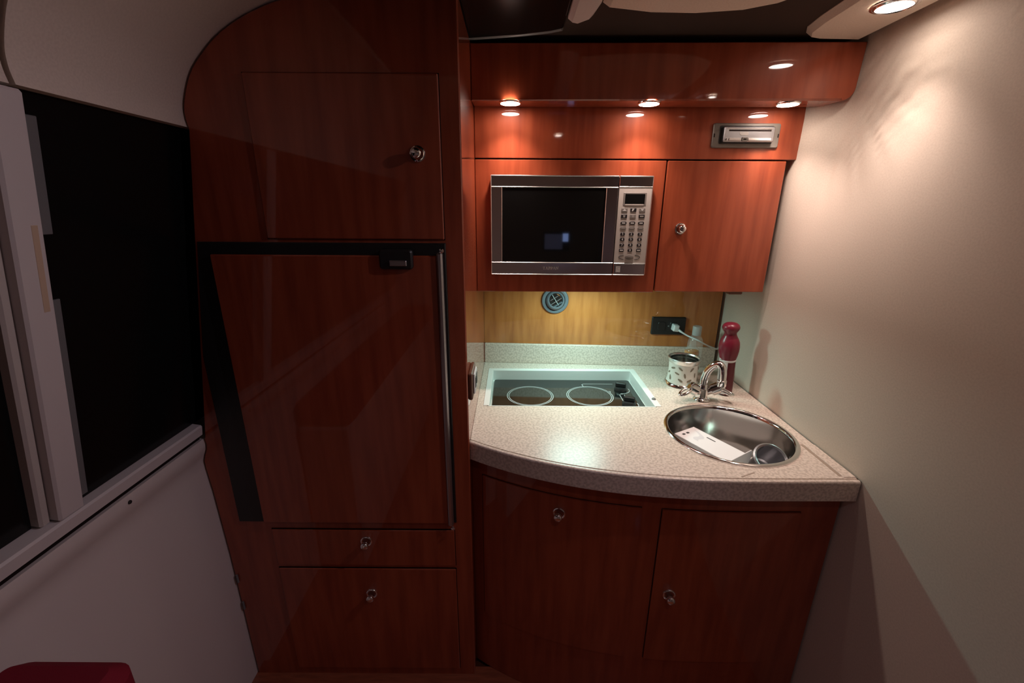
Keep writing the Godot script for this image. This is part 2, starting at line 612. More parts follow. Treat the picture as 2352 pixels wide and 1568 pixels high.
func build_shell() -> void:
	var Y := Vector3(0, E, 0)
	# cabin sole
	var b := MB.new()
	b.box(Vector3(-0.95, -0.06, -1.80), Vector3(1.0, 0.0, 1.70))
	struct("floor", b, mats.sole)
	# bulkhead behind the galley and bulkhead behind the viewer
	b = MB.new()
	b.box(Vector3(-0.95, -0.02, -1.80), Vector3(1.0, E + 0.52, -1.72))
	struct("wall_front", b, mats.vinyl)
	b = MB.new()
	b.box(Vector3(-0.95, -0.02, 1.62), Vector3(1.0, E + 0.52, 1.70))
	struct("wall_back", b, mats.vinyl)
	# right-hand hull side
	b = MB.new()
	b.sheet(190, 110, func(u, w):
		var z := lerpf(-1.73, 1.64, u * u * 0.55 + u * 0.45)
		var h := lerpf(-1.53, 0.46, w if w < 0.5 else 0.5 + (w - 0.5))
		return Vector3(hull(h, z), E + h, z), Vector3(0.06, 0, 0))
	struct("wall_right", b, mats.vinyl)

	# left-hand side: moulded lower part, window band, curved headliner above
	var lower: Array = []
	for p in RIM:
		lower.append(Vector2(p[0], E + p[1]))
	lower.append(Vector2(-0.93, E - 0.607))
	lower.append(Vector2(-0.93, E - 1.54))
	b = MB.new()
	b.prism(lower, -1.73, 1.64)
	var wl := struct("wall_left", b, mats.gelcoat)
	for seg in [[-1.73, -0.694], [-0.688, 1.64]]:
		var up: Array = []
		for p in ROOF:
			up.append(Vector2(p[0] - (0.0 if seg[0] < -1.0 else 0.003), E + p[1]))
		up.append(Vector2(-0.400, E + 0.47))
		up.append(Vector2(-0.93, E + 0.47))
		up.append(Vector2(-0.93, E + 0.165))
		b = MB.new()
		b.prism(up, seg[0], seg[1], 0.0)
		part("headliner", b, mats.vinyl, wl)
	b = MB.new()
	b.box(Vector3(-0.93, E + 0.17, -0.695), Vector3(-0.735, E + 0.46, -0.687))
	part("seam", b, mats.gap, wl)
	b = MB.new()   # solid side beside the tall cabinet, and aft of the window
	for seg in [[-1.73, -1.10], [1.10, 1.64]]:
		b.prism([Vector2(side(-0.607), E - 0.607), Vector2(side(0.165), E + 0.165), Vector2(-0.93, E + 0.165), Vector2(-0.93, E - 0.607)], seg[0], seg[1])
	part("side_panel", b, mats.gelcoat, wl)
	b = MB.new()
	b.lathe([Vector2(0.0045, 0.0), Vector2(0.004, 0.0018), Vector2(0.0, 0.0024)], Transform3D(Basis(Vector3(0, 0, 1), -PI / 2), Vector3(-0.8395, E - 0.623, -0.79)), 16)
	part("snap_stud", b, mats.rubber, wl)

	# side window: frame with a thick post between two dark panes
	var w := thing("window_1", "dark cabin side window in a pale frame with a thick post", "window")
	w.remove_meta("category")
	w.set_meta("kind", "structure")
	var lay := Transform3D(Basis(Vector3(0, 0, 1), Vector3(0.167, 1, 0).normalized(), Vector3(-1, 0.167, 0).normalized() * -1.0), Vector3(side(0.0), E, 0.0))
	# lay: local x along +z, local y up the sloping side, local z into the cabin
	var rail := func(called: String, x0: float, x1: float, y0: float, y1: float, z0: float, z1: float, m: Material, bev := 0.004):
		var q := MB.new()
		q.box(Vector3(x0, y0, z0), Vector3(x1, y1, z1), bev, lay)
		part(called, q, m, w)
	rail.call("bottom_rail", -1.031, 1.10, -0.602, -0.570, -0.05, 0.004, mats.white_frame)
	rail.call("post", -0.700, -0.652, -0.568, 0.162, -0.05, 0.004, mats.white_frame)
	rail.call("post_return", -0.650, -0.632, -0.568, 0.162, -0.05, -0.010, mats.panel_grey)
	rail.call("pane", -1.098, -0.702, -0.569, 0.166, -0.028, -0.020, mats.tinted, 0.0)
	rail.call("pane", -0.632, 1.10, -0.569, 0.166, -0.034, -0.028, mats.tinted, 0.0)
	rail.call("edge_strip", -0.728, -0.704, -0.56, -0.16, -0.020, -0.016, mats.grey_plastic, 0.001)  # this and the next: grey strips standing for the reflection of the post
	rail.call("edge_strip", -0.732, -0.706, -0.05, 0.13, -0.020, -0.016, mats.grey_plastic, 0.001)
	rail.call("worn_patch", -0.690, -0.680, -0.17, -0.03, 0.003, 0.0046, mats.stain_tape, 0.0005)
	var q := MB.new()
	q.box(Vector3(-0.90, E - 0.6065, -1.03), Vector3(-0.850, E - 0.590, 1.10))
	part("joint", q, mats.gap, w)

	# ceiling: cream padded panels on brown that stands for the shade round them, a dark hatch in a pale surround
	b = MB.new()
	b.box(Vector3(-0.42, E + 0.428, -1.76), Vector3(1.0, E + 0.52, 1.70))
	var ce := struct("ceiling", b, mats.brown_shade)  # its dark brown carries the shade between the pads and by the valance
	var down := Transform3D(Basis(Vector3(1, 0, 0), Vector3(0, 0, 1), Vector3(0, -1, 0)), Vector3(0, E, 0))
	# down: local x = world x, local y = world z, local z = -world y
	var pad_a := [Vector2(0.192, 1.62), Vector2(0.192, -1.10), Vector2(0.30, -1.125), Vector2(0.40, -1.128), Vector2(0.50, -1.110), Vector2(0.56, -1.075), Vector2(0.60, -1.02), Vector2(0.62, -0.94), Vector2(0.63, -0.80), Vector2(0.63, 1.62)]
	var pad_b := [Vector2(0.70, 1.62), Vector2(0.70, -1.04), Vector2(0.706, -1.16), Vector2(0.716, -1.225), Vector2(0.735, -1.258), Vector2(0.77, -1.270), Vector2(0.885, -1.274), Vector2(0.885, 1.62)]
	for pd in [pad_a, pad_b]:
		b = MB.new()
		b.prism(pd, -0.428, -0.413, 0.013, down)
		part("headliner_pad", b, mats.vinyl, ce)
	b = MB.new()
	b.box(Vector3(-0.40, E + 0.413, -0.42), Vector3(0.18, E + 0.428, 1.62), 0.006)
	part("headliner_pad", b, mats.vinyl, ce)
	var ht := thing("ceiling_hatch", "black tinted ceiling hatch with a pale surround above the tall cabinet", "hatch")
	b = MB.new()
	b.prism([Vector2(-0.30, -1.275), Vector2(-0.118, -1.290), Vector2(0.02, -1.262), Vector2(0.09, -1.240), Vector2(0.120, -1.222), Vector2(0.120, -0.46), Vector2(-0.30, -0.46)], -0.428, -0.419, 0.003, down)
	part("pane", b, mats.tinted, ht)
	b = MB.new()
	var rim: Array = []
	for p in [[-0.118, -1.296], [0.02, -1.268], [0.09, -1.246], [0.118, -1.230]]:
		rim.append(Vector3(p[0], E + 0.424, p[1]))
	b.tube(rim, 0.007, 10)
	part("edge_strip", b, mats.grey_plastic, ht)
	b = MB.new()
	b.prism([Vector2(0.125, -0.44), Vector2(0.125, -1.17), Vector2(0.150, -1.182), Vector2(0.180, -1.150), Vector2(0.187, -1.09), Vector2(0.187, -0.44)], -0.428, -0.411, 0.010, down)
	part("surround", b, mats.white_frame, ht)

	# low wooden step along the foot of the cabinets
	b = MB.new()
	b.box(Vector3(-0.86, 0.0, -1.06), Vector3(0.83, 0.034, -0.985), 0.006)
	struct("trim_1", b, mats.sole)
	# small screen on the bulkhead behind the viewer, mirrored in the microwave door
	var tv := thing("television", "small dim blue television on the bulkhead behind the viewer", "television", Vector3(0.43, E - 0.31, 1.60))
	b = MB.new()
	b.box(Vector3(-0.13, -0.09, -0.02), Vector3(0.13, 0.09, 0.02), 0.004)
	part("casing", b, mats.black_plastic, tv, true)
	b = MB.new()
	b.box(Vector3(-0.115, -0.075, -0.022), Vector3(0.06, 0.07, -0.0195))
	part("dim_screen", b, mats.screen_dim, tv, true)
	b = MB.new()
	b.box(Vector3(0.062, 0.0, -0.022), Vector3(0.115, 0.075, -0.0195))
	part("bright_screen", b, mats.screen_blue, tv, true)

func build_tall_cabinet() -> void:
	var F := -1.03
	var t := thing("tall_cabinet", "tall dark cherry cabinet with a built-in fridge and an arched top left corner", "cabinet", Vector3(-0.48, 0, -1.2))
	var face: Array = [Vector2(-0.115, 0.0), Vector2(-0.115, E + 0.4125)]
	var up := ROOF.duplicate()
	up.reverse()
	for p in up:
		face.append(Vector2(p[0] + 0.002, E + p[1] - 0.0025))
	face.append(Vector2(-0.7155 + 0.002, E + 0.158))
	face.append(Vector2(-0.836, E - 0.60))
	var low := RIM.duplicate()
	low.reverse()
	for p in low:
		if p[1] > -1.5:
			face.append(Vector2(p[0] + 0.003, E + p[1]))
	face.append(Vector2(-0.840, 0.0))
	var b := MB.new()
	b.prism(face, F - 0.022, F, 0.003)
	part("face_frame", b, mats.cherry, t)
	b = MB.new()
	b.box(Vector3(-0.137, 0.0, -1.715), Vector3(-0.115, E + 0.4125, F - 0.022), 0.0)
	part("side_panel", b, mats.cherry, t)
	# upper door
	var slab := func(called: String, x0: float, x1: float, h0: float, h1: float, proud := 0.006) -> MeshInstance3D:
		var q := MB.new()
		q.box(Vector3(x0 - 0.0014, E + h0 - 0.0014, F), Vector3(x1 + 0.0014, E + h1 + 0.0014, F + 0.0007))
		part("reveal", q, mats.gap, t)
		q = MB.new()
		q.box(Vector3(x0, E + h0, F + 0.0008), Vector3(x1, E + h1, F + proud), 0.0025)
		return part(called, q, mats.cherry, t)
	var d: MeshInstance3D = slab.call("door", -0.575, -0.160, -0.072, 0.270)
	knob(d, -0.211, 0.113, F + 0.006)
	# fridge: black frame, wooden door panel, long handle strip and latch
	b = MB.new()
	b.prism([Vector2(-0.742, E - 0.080), Vector2(-0.788, E - 0.365), Vector2(-0.788, E - 0.873), Vector2(-0.158, E - 0.873), Vector2(-0.158, E - 0.080)], F, F + 0.006, 0.002)
	var fr := part("fridge_frame", b, mats.black_plastic, t)
	b = MB.new()
	b.box(Vector3(-0.712, E - 0.868, F + 0.006), Vector3(-0.178, E - 0.108, F + 0.016), 0.003)
	part("fridge_door", b, mats.cherry, t)
	b = MB.new()
	b.box(Vector3(-0.178, E - 0.872, F + 0.006), Vector3(-0.164, E - 0.100, F + 0.024), 0.004)
	var hd := part("fridge_handle", b, mats.alloy, t)
	for h in [-0.096, -0.878]:
		b = MB.new()
		b.lathe([Vector2(0.006, 0.0), Vector2(0.0055, 0.004), Vector2(0.003, 0.006), Vector2(0.0, 0.0065)], turned_out(-0.1655, h, F + 0.020), 16)
		part("screw_cap", b, mats.chrome, hd)
	b = MB.new()
	b.prism(rounded(0.078, 0.046, 0.008), 0.0, 0.016, 0.004, at_z(-0.272, -0.116, F + 0.012))
	var la := part("fridge_latch", b, mats.black_plastic, t)
	b = MB.new()
	b.prism(rounded(0.040, 0.013, 0.002), 0.0, 0.006, 0.0015, at_z(-0.266, -0.124, F + 0.0275))
	part("pull", b, mats.alloy, la)
	# drawer and locker below the fridge
	d = slab.call("drawer", -0.700, -0.165, -1.030, -0.900)
	knob(d, -0.424, -0.938, F + 0.006)
	d = slab.call("door", -0.700, -0.165, -1.455, -1.042)
	knob(d, -0.426, -1.135, F + 0.006)
	for h in [-1.086, -1.192]:
		b = MB.new()
		b.tube([Vector3(-0.834, E + h - 0.014, F + 0.003), Vector3(-0.834, E + h + 0.014, F + 0.003)], 0.0032, 10)
		part("hinge", b, mats.grey_plastic, t)

func build_wall_cabinet() -> void:
	var F := -1.38
	var t := thing("wall_cabinet", "glossy cherry wall cabinet holding the microwave above the worktop", "cabinet", Vector3(0.35, E - 0.26, -1.5))
	var b := MB.new()
	b.box(Vector3(-0.1145, E - 0.256, -1.69), Vector3(0.812, E + 0.138, F - 0.021))
	part("carcass", b, mats.plate_brown, t)
	b = MB.new()
	b.box(Vector3(-0.1145, E + 0.1425, -1.69), Vector3(0.848, E + 0.412, F), 0.0015)
	part("header_panel", b, mats.cherry, t)
	b = MB.new()
	b.box(Vector3(-0.1145, E - 0.260, F - 0.020), Vector3(0.4595, E + 0.1385, F), 0.0015)
	part("appliance_panel", b, mats.cherry, t)
	b = MB.new()
	b.box(Vector3(0.4640, E - 0.257, F - 0.020), Vector3(0.8185, E + 0.1385, F), 0.002)
	var d := part("door", b, mats.cherry, t)
	knob(d, 0.523, -0.058, F)
	b = MB.new()
	b.box(Vector3(0.72, E - 0.270, F - 0.05), Vector3(0.765, E - 0.2565, F - 0.022), 0.003)
	part("bracket", b, mats.plate_brown, t)

	# valance that carries the downlights; its lower right corner is rounded
	var v := thing("light_valance", "long cherry valance box under the ceiling with downlights beneath it", "valance", Vector3(0.4, E + 0.277, -1.33))
	var p: Array = [Vector2(-0.1145, E + 0.277), Vector2(0.868, E + 0.277)]
	for k in 7:
		var a := -PI / 2 + PI / 2 * k / 6.0
		p.append(Vector2(0.868 + 0.032 * cos(a), E + 0.309 + 0.032 * sin(a)))
	p.append(Vector2(0.903, E + 0.411))
	p.append(Vector2(-0.1145, E + 0.411))
	b = MB.new()
	# it leans forward a little and is not quite square to the cabinet
	var about := Vector3(0.4, E + 0.277, -1.283)
	var lean := Transform3D(Basis(Vector3.UP, deg_to_rad(-1.5)) * Basis(Vector3.RIGHT, deg_to_rad(1.0)), about) * Transform3D(Basis.IDENTITY, -about)
	b.prism(p, -1.366, -1.283, 0.002, lean)
	part("box", b, mats.cherry, v)

	# glossy splashback panel, set a little askew
	var s := thing("splashback", "glossy honey-brown wooden splashback between the worktop and the wall cabinet", "splashback", Vector3(0.36, E - 0.54, -1.68))
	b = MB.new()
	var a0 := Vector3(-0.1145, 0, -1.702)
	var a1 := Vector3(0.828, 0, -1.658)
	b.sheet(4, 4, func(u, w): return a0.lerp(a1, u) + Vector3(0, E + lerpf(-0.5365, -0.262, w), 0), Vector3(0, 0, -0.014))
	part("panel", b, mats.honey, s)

func build_base_cabinet() -> void:
	var t := thing("base_cabinet", "dark cherry base cabinet with a curved front under the stone worktop", "cabinet", Vector3(0.36, 0, -1.2))
	var foot := func(x: float) -> float: return front(x) - 0.030
	var b := MB.new()
	b.sheet(30, 2, func(u, w):
		var x := lerpf(-0.1145, 0.834, u)
		return Vector3(x, lerpf(0.035, E - 0.679, w), foot.call(x) - 0.006), Vector3(0, 0, -0.02))
	part("face_frame", b, mats.cherry, t)
	b = MB.new()
	b.box(Vector3(0.815, 0.0, -1.64), Vector3(0.834, E - 0.68, -0.935))
	part("side_panel", b, mats.cherry, t)
	b = MB.new()
	b.sheet(30, 2, func(u, w):
		var x := lerpf(-0.1145, 0.834, u)
		return Vector3(x, lerpf(0.0, 0.05, w), foot.call(x) - 0.055), Vector3(0, 0, -0.02))
	part("plinth", b, mats.gap, t)
	var ds: Array = [[-0.082, 0.337, -1.252, -0.735, 0.131, -0.785], [0.389, 0.738, -1.252, -0.735, 0.434, -1.006]]
	for q in ds:
		b = MB.new()
		b.sheet(24, 2, func(u, w):
			var x := lerpf(q[0] - 0.0016, q[1] + 0.0016, u)
			return Vector3(x, E + lerpf(q[2] - 0.0016, q[3] + 0.0016, w), foot.call(x) - 0.0055), Vector3(0, 0, -0.0004))
		part("reveal", b, mats.gap, t)
		b = MB.new()
		b.sheet(24, 2, func(u, w):
			var x := lerpf(q[0], q[1], u)
			return Vector3(x, E + lerpf(q[2], q[3], w), foot.call(x)), Vector3(0, 0, -0.0054))
		var d := part("door", b, mats.cherry, t)
		var slope: float = (front(q[4] + 0.01) - front(q[4] - 0.01)) / 0.02
		knob(d, q[4], q[5], foot.call(q[4]), -atan(slope))

func build_worktop() -> void:
	var t := thing("worktop", "speckled pale stone worktop with a curved front edge, sink and cooktop cut-outs", "worktop", Vector3(0.36, E - 0.62, -1.2))
	var top := E - 0.62
	var inset := 0.014
	var out := PackedVector2Array()
	for i in 49:
		var x := lerpf(-0.1145, 0.838, i / 48.0)
		out.append(Vector2(x, front(x) - inset))
	out.append(Vector2(0.838, -1.66))
	out.append(Vector2(0.828, -1.658))
	out.append(Vector2(-0.1145, -1.702))
	var round_hole := PackedVector2Array()
	for k in 64:
		round_hole.append(Vector2(0.632 + 0.171 * cos(TAU * k / 64.0), -1.11 + 0.171 * sin(TAU * k / 64.0)))
	var hob_hole := PackedVector2Array([Vector2(-0.080, -1.272), Vector2(0.478, -1.272), Vector2(0.478, -1.598), Vector2(-0.080, -1.598)])
	var b := MB.new()
	for cut in [[-0.2, 0.2], [0.2, 0.632], [0.632, 0.9]]:
		var strip := PackedVector2Array([Vector2(cut[0], -2), Vector2(cut[1], -2), Vector2(cut[1], 0), Vector2(cut[0], 0)])
		for piece in Geometry2D.intersect_polygons(out, strip):
			for less in Geometry2D.clip_polygons(piece, round_hole):
				for rest in Geometry2D.clip_polygons(less, hob_hole):
					var ids := Geometry2D.triangulate_polygon(rest)
					for i in range(0, ids.size(), 3):
						var q: Array = []
						for k in 3:
							q.append(Vector3(rest[ids[i + k]].x, top, rest[ids[i + k]].y))
						b.flat(q[0], q[1], q[2], Vector3.UP)
						for k in 3:
							q[k] -= Vector3(0, 0.03, 0)
						b.flat(q[0], q[1], q[2], Vector3.DOWN)
	# walls of the two cut-outs
	for hole in [round_hole, hob_hole]:
		for k in hole.size():
			var p := Vector3(hole[k].x, top, hole[k].y)
			var q := Vector3(hole[(k + 1) % hole.size()].x, top, hole[(k + 1) % hole.size()].y)
			var mid: Vector3 = Vector3(0.632, top, -1.11) if hole.size() > 8 else Vector3(0.2, top, -1.43)
			b.quad(p, q, q - Vector3(0, 0.03, 0), p - Vector3(0, 0.03, 0), mid - p)
	part("slab", b, mats.stone, t)
	# front edging with a fine groove along its top
	b = MB.new()
	var prof := [[0.014, 0.0], [0.0133, -0.0024], [0.0097, -0.0024], [0.009, 0.0], [0.0045, 0.0], [0.0015, -0.0015], [0.0, -0.0048], [0.0, -0.0545], [0.003, -0.057], [0.034, -0.057]]
	for j in prof.size() - 1:
		b.grid(60, 1, func(u, w):
			var x := lerpf(-0.1145, 0.838, u)
			var ins: float = lerpf(prof[j][0], prof[j + 1][0], w)
			var sl := (front(x + 0.005) - front(x - 0.005)) / 0.01
			return Vector3(x, top + lerpf(prof[j][1], prof[j + 1][1], w), front(x) - ins * sqrt(1.0 + sl * sl)), Vector3(0, 1.0 if j != 1 and j < 6 else (0.2 if j < 8 else -1.0), 0.6))
	for x in [-0.1145, 0.838]:
		var f := front(x)
		b.quad(Vector3(x, top - 0.001, f - 0.002), Vector3(x, top - 0.057, f), Vector3(x, top - 0.057, f - 0.034), Vector3(x, top - 0.001, f - 0.034), Vector3(signf(x), 0, 0))
	part("front_edge", b, mats.stone, t)
	# upstand at the back
	b = MB.new()
	var a0 := Vector3(-0.1145, 0, -1.690)
	var a1 := Vector3(0.828, 0, -1.646)
	var turn := atan2(-(a1.z - a0.z), a1.x - a0.x)
	b.box(Vector3(0, 0, -0.014), Vector3((a1 - a0).length(), 0.083, 0.0), 0.002, Transform3D(Basis(Vector3.UP, turn), a0 + Vector3(0, top, 0)))
	part("upstand", b, mats.stone, t)
	# loose-laid strip along the hull with its dark joint, and the short seam near the sink
	b = MB.new()
	b.box(Vector3(0.801, top - 0.001, -1.045), Vector3(0.808, top + 0.0007, -0.898))
	part("joint", b, mats.caulk, t)
	b = MB.new()
	b.box(Vector3(-0.0015, -0.001, -0.045), Vector3(0.0015, 0.0005, 0.0), 0.0, Transform3D(Basis(Vector3.UP, -1.15), Vector3(0.560, top, -0.893)))
	part("joint", b, mats.caulk, t)
	b = MB.new()
	b.box(Vector3(0.8085, top - 0.004, -1.042), Vector3(0.838, top + 0.002, -0.893), 0.001)
	part("side_strip", b, mats.stone, t)
	b = MB.new()
	b.box(Vector3(0.8385, top - 0.050, -1.60), Vector3(0.843, top - 0.002, -0.880))
	part("wall_joint", b, mats.gap, t)

func annulus(b: MB, c: Vector3, r0: float, r1: float, a0 := 0.0, a1 := TAU, seg := 64) -> void:
	for k in seg:
		var t0 := lerpf(a0, a1, float(k) / seg)
		var t1 := lerpf(a0, a1, float(k + 1) / seg)
		var d0 := Vector3(cos(t0), 0, sin(t0))
		var d1 := Vector3(cos(t1), 0, sin(t1))
		b.quad(c + d0 * r0, c + d1 * r0, c + d1 * r1, c + d0 * r1, Vector3.UP)

func stroke(b: MB, y: float, pts: Array, w: float) -> void:
	for i in pts.size() - 1:
		var p := Vector3(pts[i][0], y, pts[i][1])
		var q := Vector3(pts[i + 1][0], y, pts[i + 1][1])
		var n := (q - p).cross(Vector3.UP).normalized() * w * 0.5
		b.quad(p - n, q - n, q + n, p + n, Vector3.UP)

func build_cooktop() -> void:
	var top := E - 0.62
	var t := thing("cooktop", "black glass two-burner electric cooktop sunk in a white tray in the worktop", "cooktop", Vector3(0.2, top, -1.43))
	var gy := top - 0.0355
	# tray: flange on three sides, walls and floor
	var b := MB.new()
	b.box(Vector3(-0.093, top, -1.615), Vector3(-0.074, top + 0.0016, -1.276), 0.0006)
	b.box(Vector3(0.472, top, -1.615), Vector3(0.493, top + 0.0016, -1.276), 0.0006)
	b.box(Vector3(-0.074, top, -1.615), Vector3(0.472, top + 0.0016, -1.592), 0.0006)
	b.box(Vector3(-0.0775, gy - 0.006, -1.5955), Vector3(-0.0735, top + 0.0012, -1.274))
	b.box(Vector3(0.4715, gy - 0.006, -1.5955), Vector3(0.4755, top + 0.0012, -1.274))
	b.box(Vector3(-0.0735, gy - 0.006, -1.5955), Vector3(0.4715, top + 0.0012, -1.5915))
	b.box(Vector3(-0.0735, gy - 0.006, -1.2785), Vector3(0.4715, top - 0.0005, -1.2745))
	b.box(Vector3(-0.0775, gy - 0.012, -1.5955), Vector3(0.4755, gy - 0.006, -1.274))
	part("tray", b, mats.tray, t)
	b = MB.new()
	var pl: Array = []
	for p in rounded(0.536, 0.306, 0.012):
		pl.append(Vector2(p.x, p.y))
	b.prism(pl, 0.0, 0.0055, 0.001, Transform3D(Basis(Vector3(1, 0, 0), Vector3(0, 0, -1), Vector3(0, 1, 0)), Vector3(0.199, gy - 0.0057, -1.4345)))
	part("glass_plate", b, mats.hob_glass, t)
	var py := gy + 0.0003
	for c in [Vector3(0.068, py, -1.434), Vector3(0.287, py, -1.437)]:
		b = MB.new()
		annulus(b, c, 0.0825, 0.0855)
		annulus(b, c, 0.0765, 0.0792)
		part("burner_ring", b, mats.hob_print, t)
	# printed lines round the knobs
	for ln in [[[0.276, -1.523], [0.273, -1.538], [0.280, -1.546], [0.395, -1.546]], [[0.399, -1.448], [0.399, -1.395]], [[0.416, -1.448], [0.416, -1.412], [0.425, -1.402], [0.443, -1.402]], [[0.402, -1.452], [0.413, -1.452]]]:
		b = MB.new()
		stroke(b, py, ln, 0.0028)
		part("printed_line", b, mats.hob_print, t)
	for ar in [[-1.490, 1.75], [-1.365, 0.7]]:
		b = MB.new()
		annulus(b, Vector3(0.412, py, ar[0]), 0.0315, 0.0345, -0.35, ar[1], 24)
		part("printed_arc", b, mats.hob_print, t)
	for c in [Vector3(0.366, py, -1.472), Vector3(0.375, py, -1.345)]:
		b = MB.new()
		annulus(b, c, 0.0025, 0.0060, 0.0, TAU, 20)
		part("indicator", b, mats.hob_print, t)
	for c in [Vector3(0.412, gy + 0.0004, -1.490), Vector3(0.412, gy + 0.0004, -1.365)]:
		b = MB.new()
		b.lathe([Vector2(0.0235, 0.0), Vector2(0.0235, 0.005), Vector2(0.0215, 0.008), Vector2(0.0205, 0.012), Vector2(0.0195, 0.013), Vector2(0.0, 0.013)], Transform3D(Basis.IDENTITY, c), 32)
		var k := part("control_knob", b, mats.black_plastic, t)
		b = MB.new()
		b.box(Vector3(-0.0195, 0.0128, -0.0065), Vector3(0.0195, 0.030, 0.0065), 0.003, Transform3D(Basis(Vector3.UP, -0.35), c))
		part("grip", b, mats.black_plastic, k)
	b = MB.new()
	b.lathe([Vector2(0.007, 0.0), Vector2(0.0065, 0.003), Vector2(0.004, 0.005), Vector2(0.0, 0.0055)], Transform3D(Basis.IDENTITY, Vector3(0.484, top + 0.0016, -1.33)), 20)
	part("stop_pin", b, mats.grey_plastic, t)

func build_sink() -> void:
	var top := E - 0.62
	var c := Vector3(0.632, top, -1.11)
	var t := thing("sink", "round stainless steel sink bowl with a rolled rim in the worktop", "sink", c)
	var b := MB.new()
	b.lathe([Vector2(0.1785, 0.0004), Vector2(0.1782, 0.0025), Vector2(0.1745, 0.0052), Vector2(0.1700, 0.0054), Vector2(0.1668, 0.0035), Vector2(0.1645, 0.0005), Vector2(0.1635, -0.004)], Transform3D.IDENTITY, 72)
	part("rim", b, mats.chrome, t, true)
	b = MB.new()
	var prof: Array = [Vector2(0.1635, -0.004), Vector2(0.1625, -0.02), Vector2(0.160, -0.09)]
	for k in 7:
		var a := PI / 2 * k / 6.0
		prof.append(Vector2(0.118 + 0.042 * cos(a), -0.105 - 0.042 * sin(a)))
	prof.append(Vector2(0.028, -0.149))
	prof.append(Vector2(0.026, -0.153))
	prof.append(Vector2(0.0, -0.154))
	b.lathe(prof, Transform3D.IDENTITY, 72)
	part("bowl", b, mats.brushed, t, true)
	b = MB.new()
	b.lathe([Vector2(0.025, -0.1525), Vector2(0.0245, -0.1505), Vector2(0.018, -0.150), Vector2(0.014, -0.1518), Vector2(0.0, -0.1518)], Transform3D.IDENTITY, 32)
	part("drain", b, mats.chrome, t, true)

	# white carton standing in the bowl
	var u := Vector3(0.872, 0, -0.490).normalized()
	var w := Vector3(0.490, 0, 0.872).normalized()
	var o := Vector3(0.514, top - 0.054, -1.199)
	var fx := Transform3D(Basis(u, Vector3.UP, w), o)
	var k := thing("white_carton", "slim white cardboard carton with grey printed marks lying in the sink bowl", "box", o)
	b = MB.new()
	b.box(Vector3(0, -0.0785, 0), Vector3(0.090, 0.0, 0.184), 0.0012, fx)
	part("body", b, mats.carton, k)
	b = MB.new()
	b.prism([Vector2(-0.002, -0.066), Vector2(0.085, -0.066), Vector2(0.108, -0.02), Vector2(0.110, 0.003), Vector2(0.106, 0.008), Vector2(0.099, 0.008), Vector2(-0.002, 0.001)], 0.1842, 0.1862, 0.0006, fx)
	part("end_flap", b, mats.carton, k)
	for q in [[0.022, 0.014], [0.040, 0.014]]:
		b = MB.new()
		b.prism(rounded(0.011, 0.008, 0.003), 0.0, 0.0004, 0.0, Transform3D(Basis(u, -w, Vector3.UP), fx * Vector3(q[0], 0.0, q[1] + 0.004)))
		part("printed_dot", b, mats.ink, k)
	b = MB.new()
	b.box(Vector3(0.066, 0.0, 0.066), Vector3(0.070, 0.0004, 0.096), 0.0, fx)
	part("printed_dash", b, mats.ink, k)
	b = MB.new()
	for i in 15:   # pale grey curl
		var a := float(i) / 15.0
		var a2 := float(i + 1) / 15.0
		var p0 := Vector2(0.074 - 0.050 * a, 0.022 + 0.055 * a + 0.016 * sin(a * 5.0))
		var p1 := Vector2(0.074 - 0.050 * a2, 0.022 + 0.055 * a2 + 0.016 * sin(a2 * 5.0))
		b.quad(fx * Vector3(p0.x, 0.0002, p0.y - 0.009), fx * Vector3(p1.x, 0.0002, p1.y - 0.009), fx * Vector3(p1.x, 0.0002, p1.y + 0.009), fx * Vector3(p0.x, 0.0002, p0.y + 0.009), Vector3.UP)
	part("printed_curl", b, mats.carton_grey, k)

	# grey metal tumbler
	var cc := Vector3(0.744, top - 0.1250, -1.110)
	var cup := thing("tumbler", "grey metal tumbler leaning in the right of the sink bowl", "cup", cc)
	cup.rotation = Vector3(0.62, 0.0, 0.08)
	b = MB.new()
	b.lathe([Vector2(0.0, -0.002), Vector2(0.030, -0.002), Vector2(0.036, 0.002), Vector2(0.041, 0.078), Vector2(0.0455, 0.084), Vector2(0.0462, 0.088), Vector2(0.042, 0.091), Vector2(0.0375, 0.088), Vector2(0.0365, 0.080), Vector2(0.033, 0.008), Vector2(0.029, 0.004), Vector2(0.0, 0.004)], Transform3D.IDENTITY, 48)
	part("body", b, mats.alloy, cup, true)

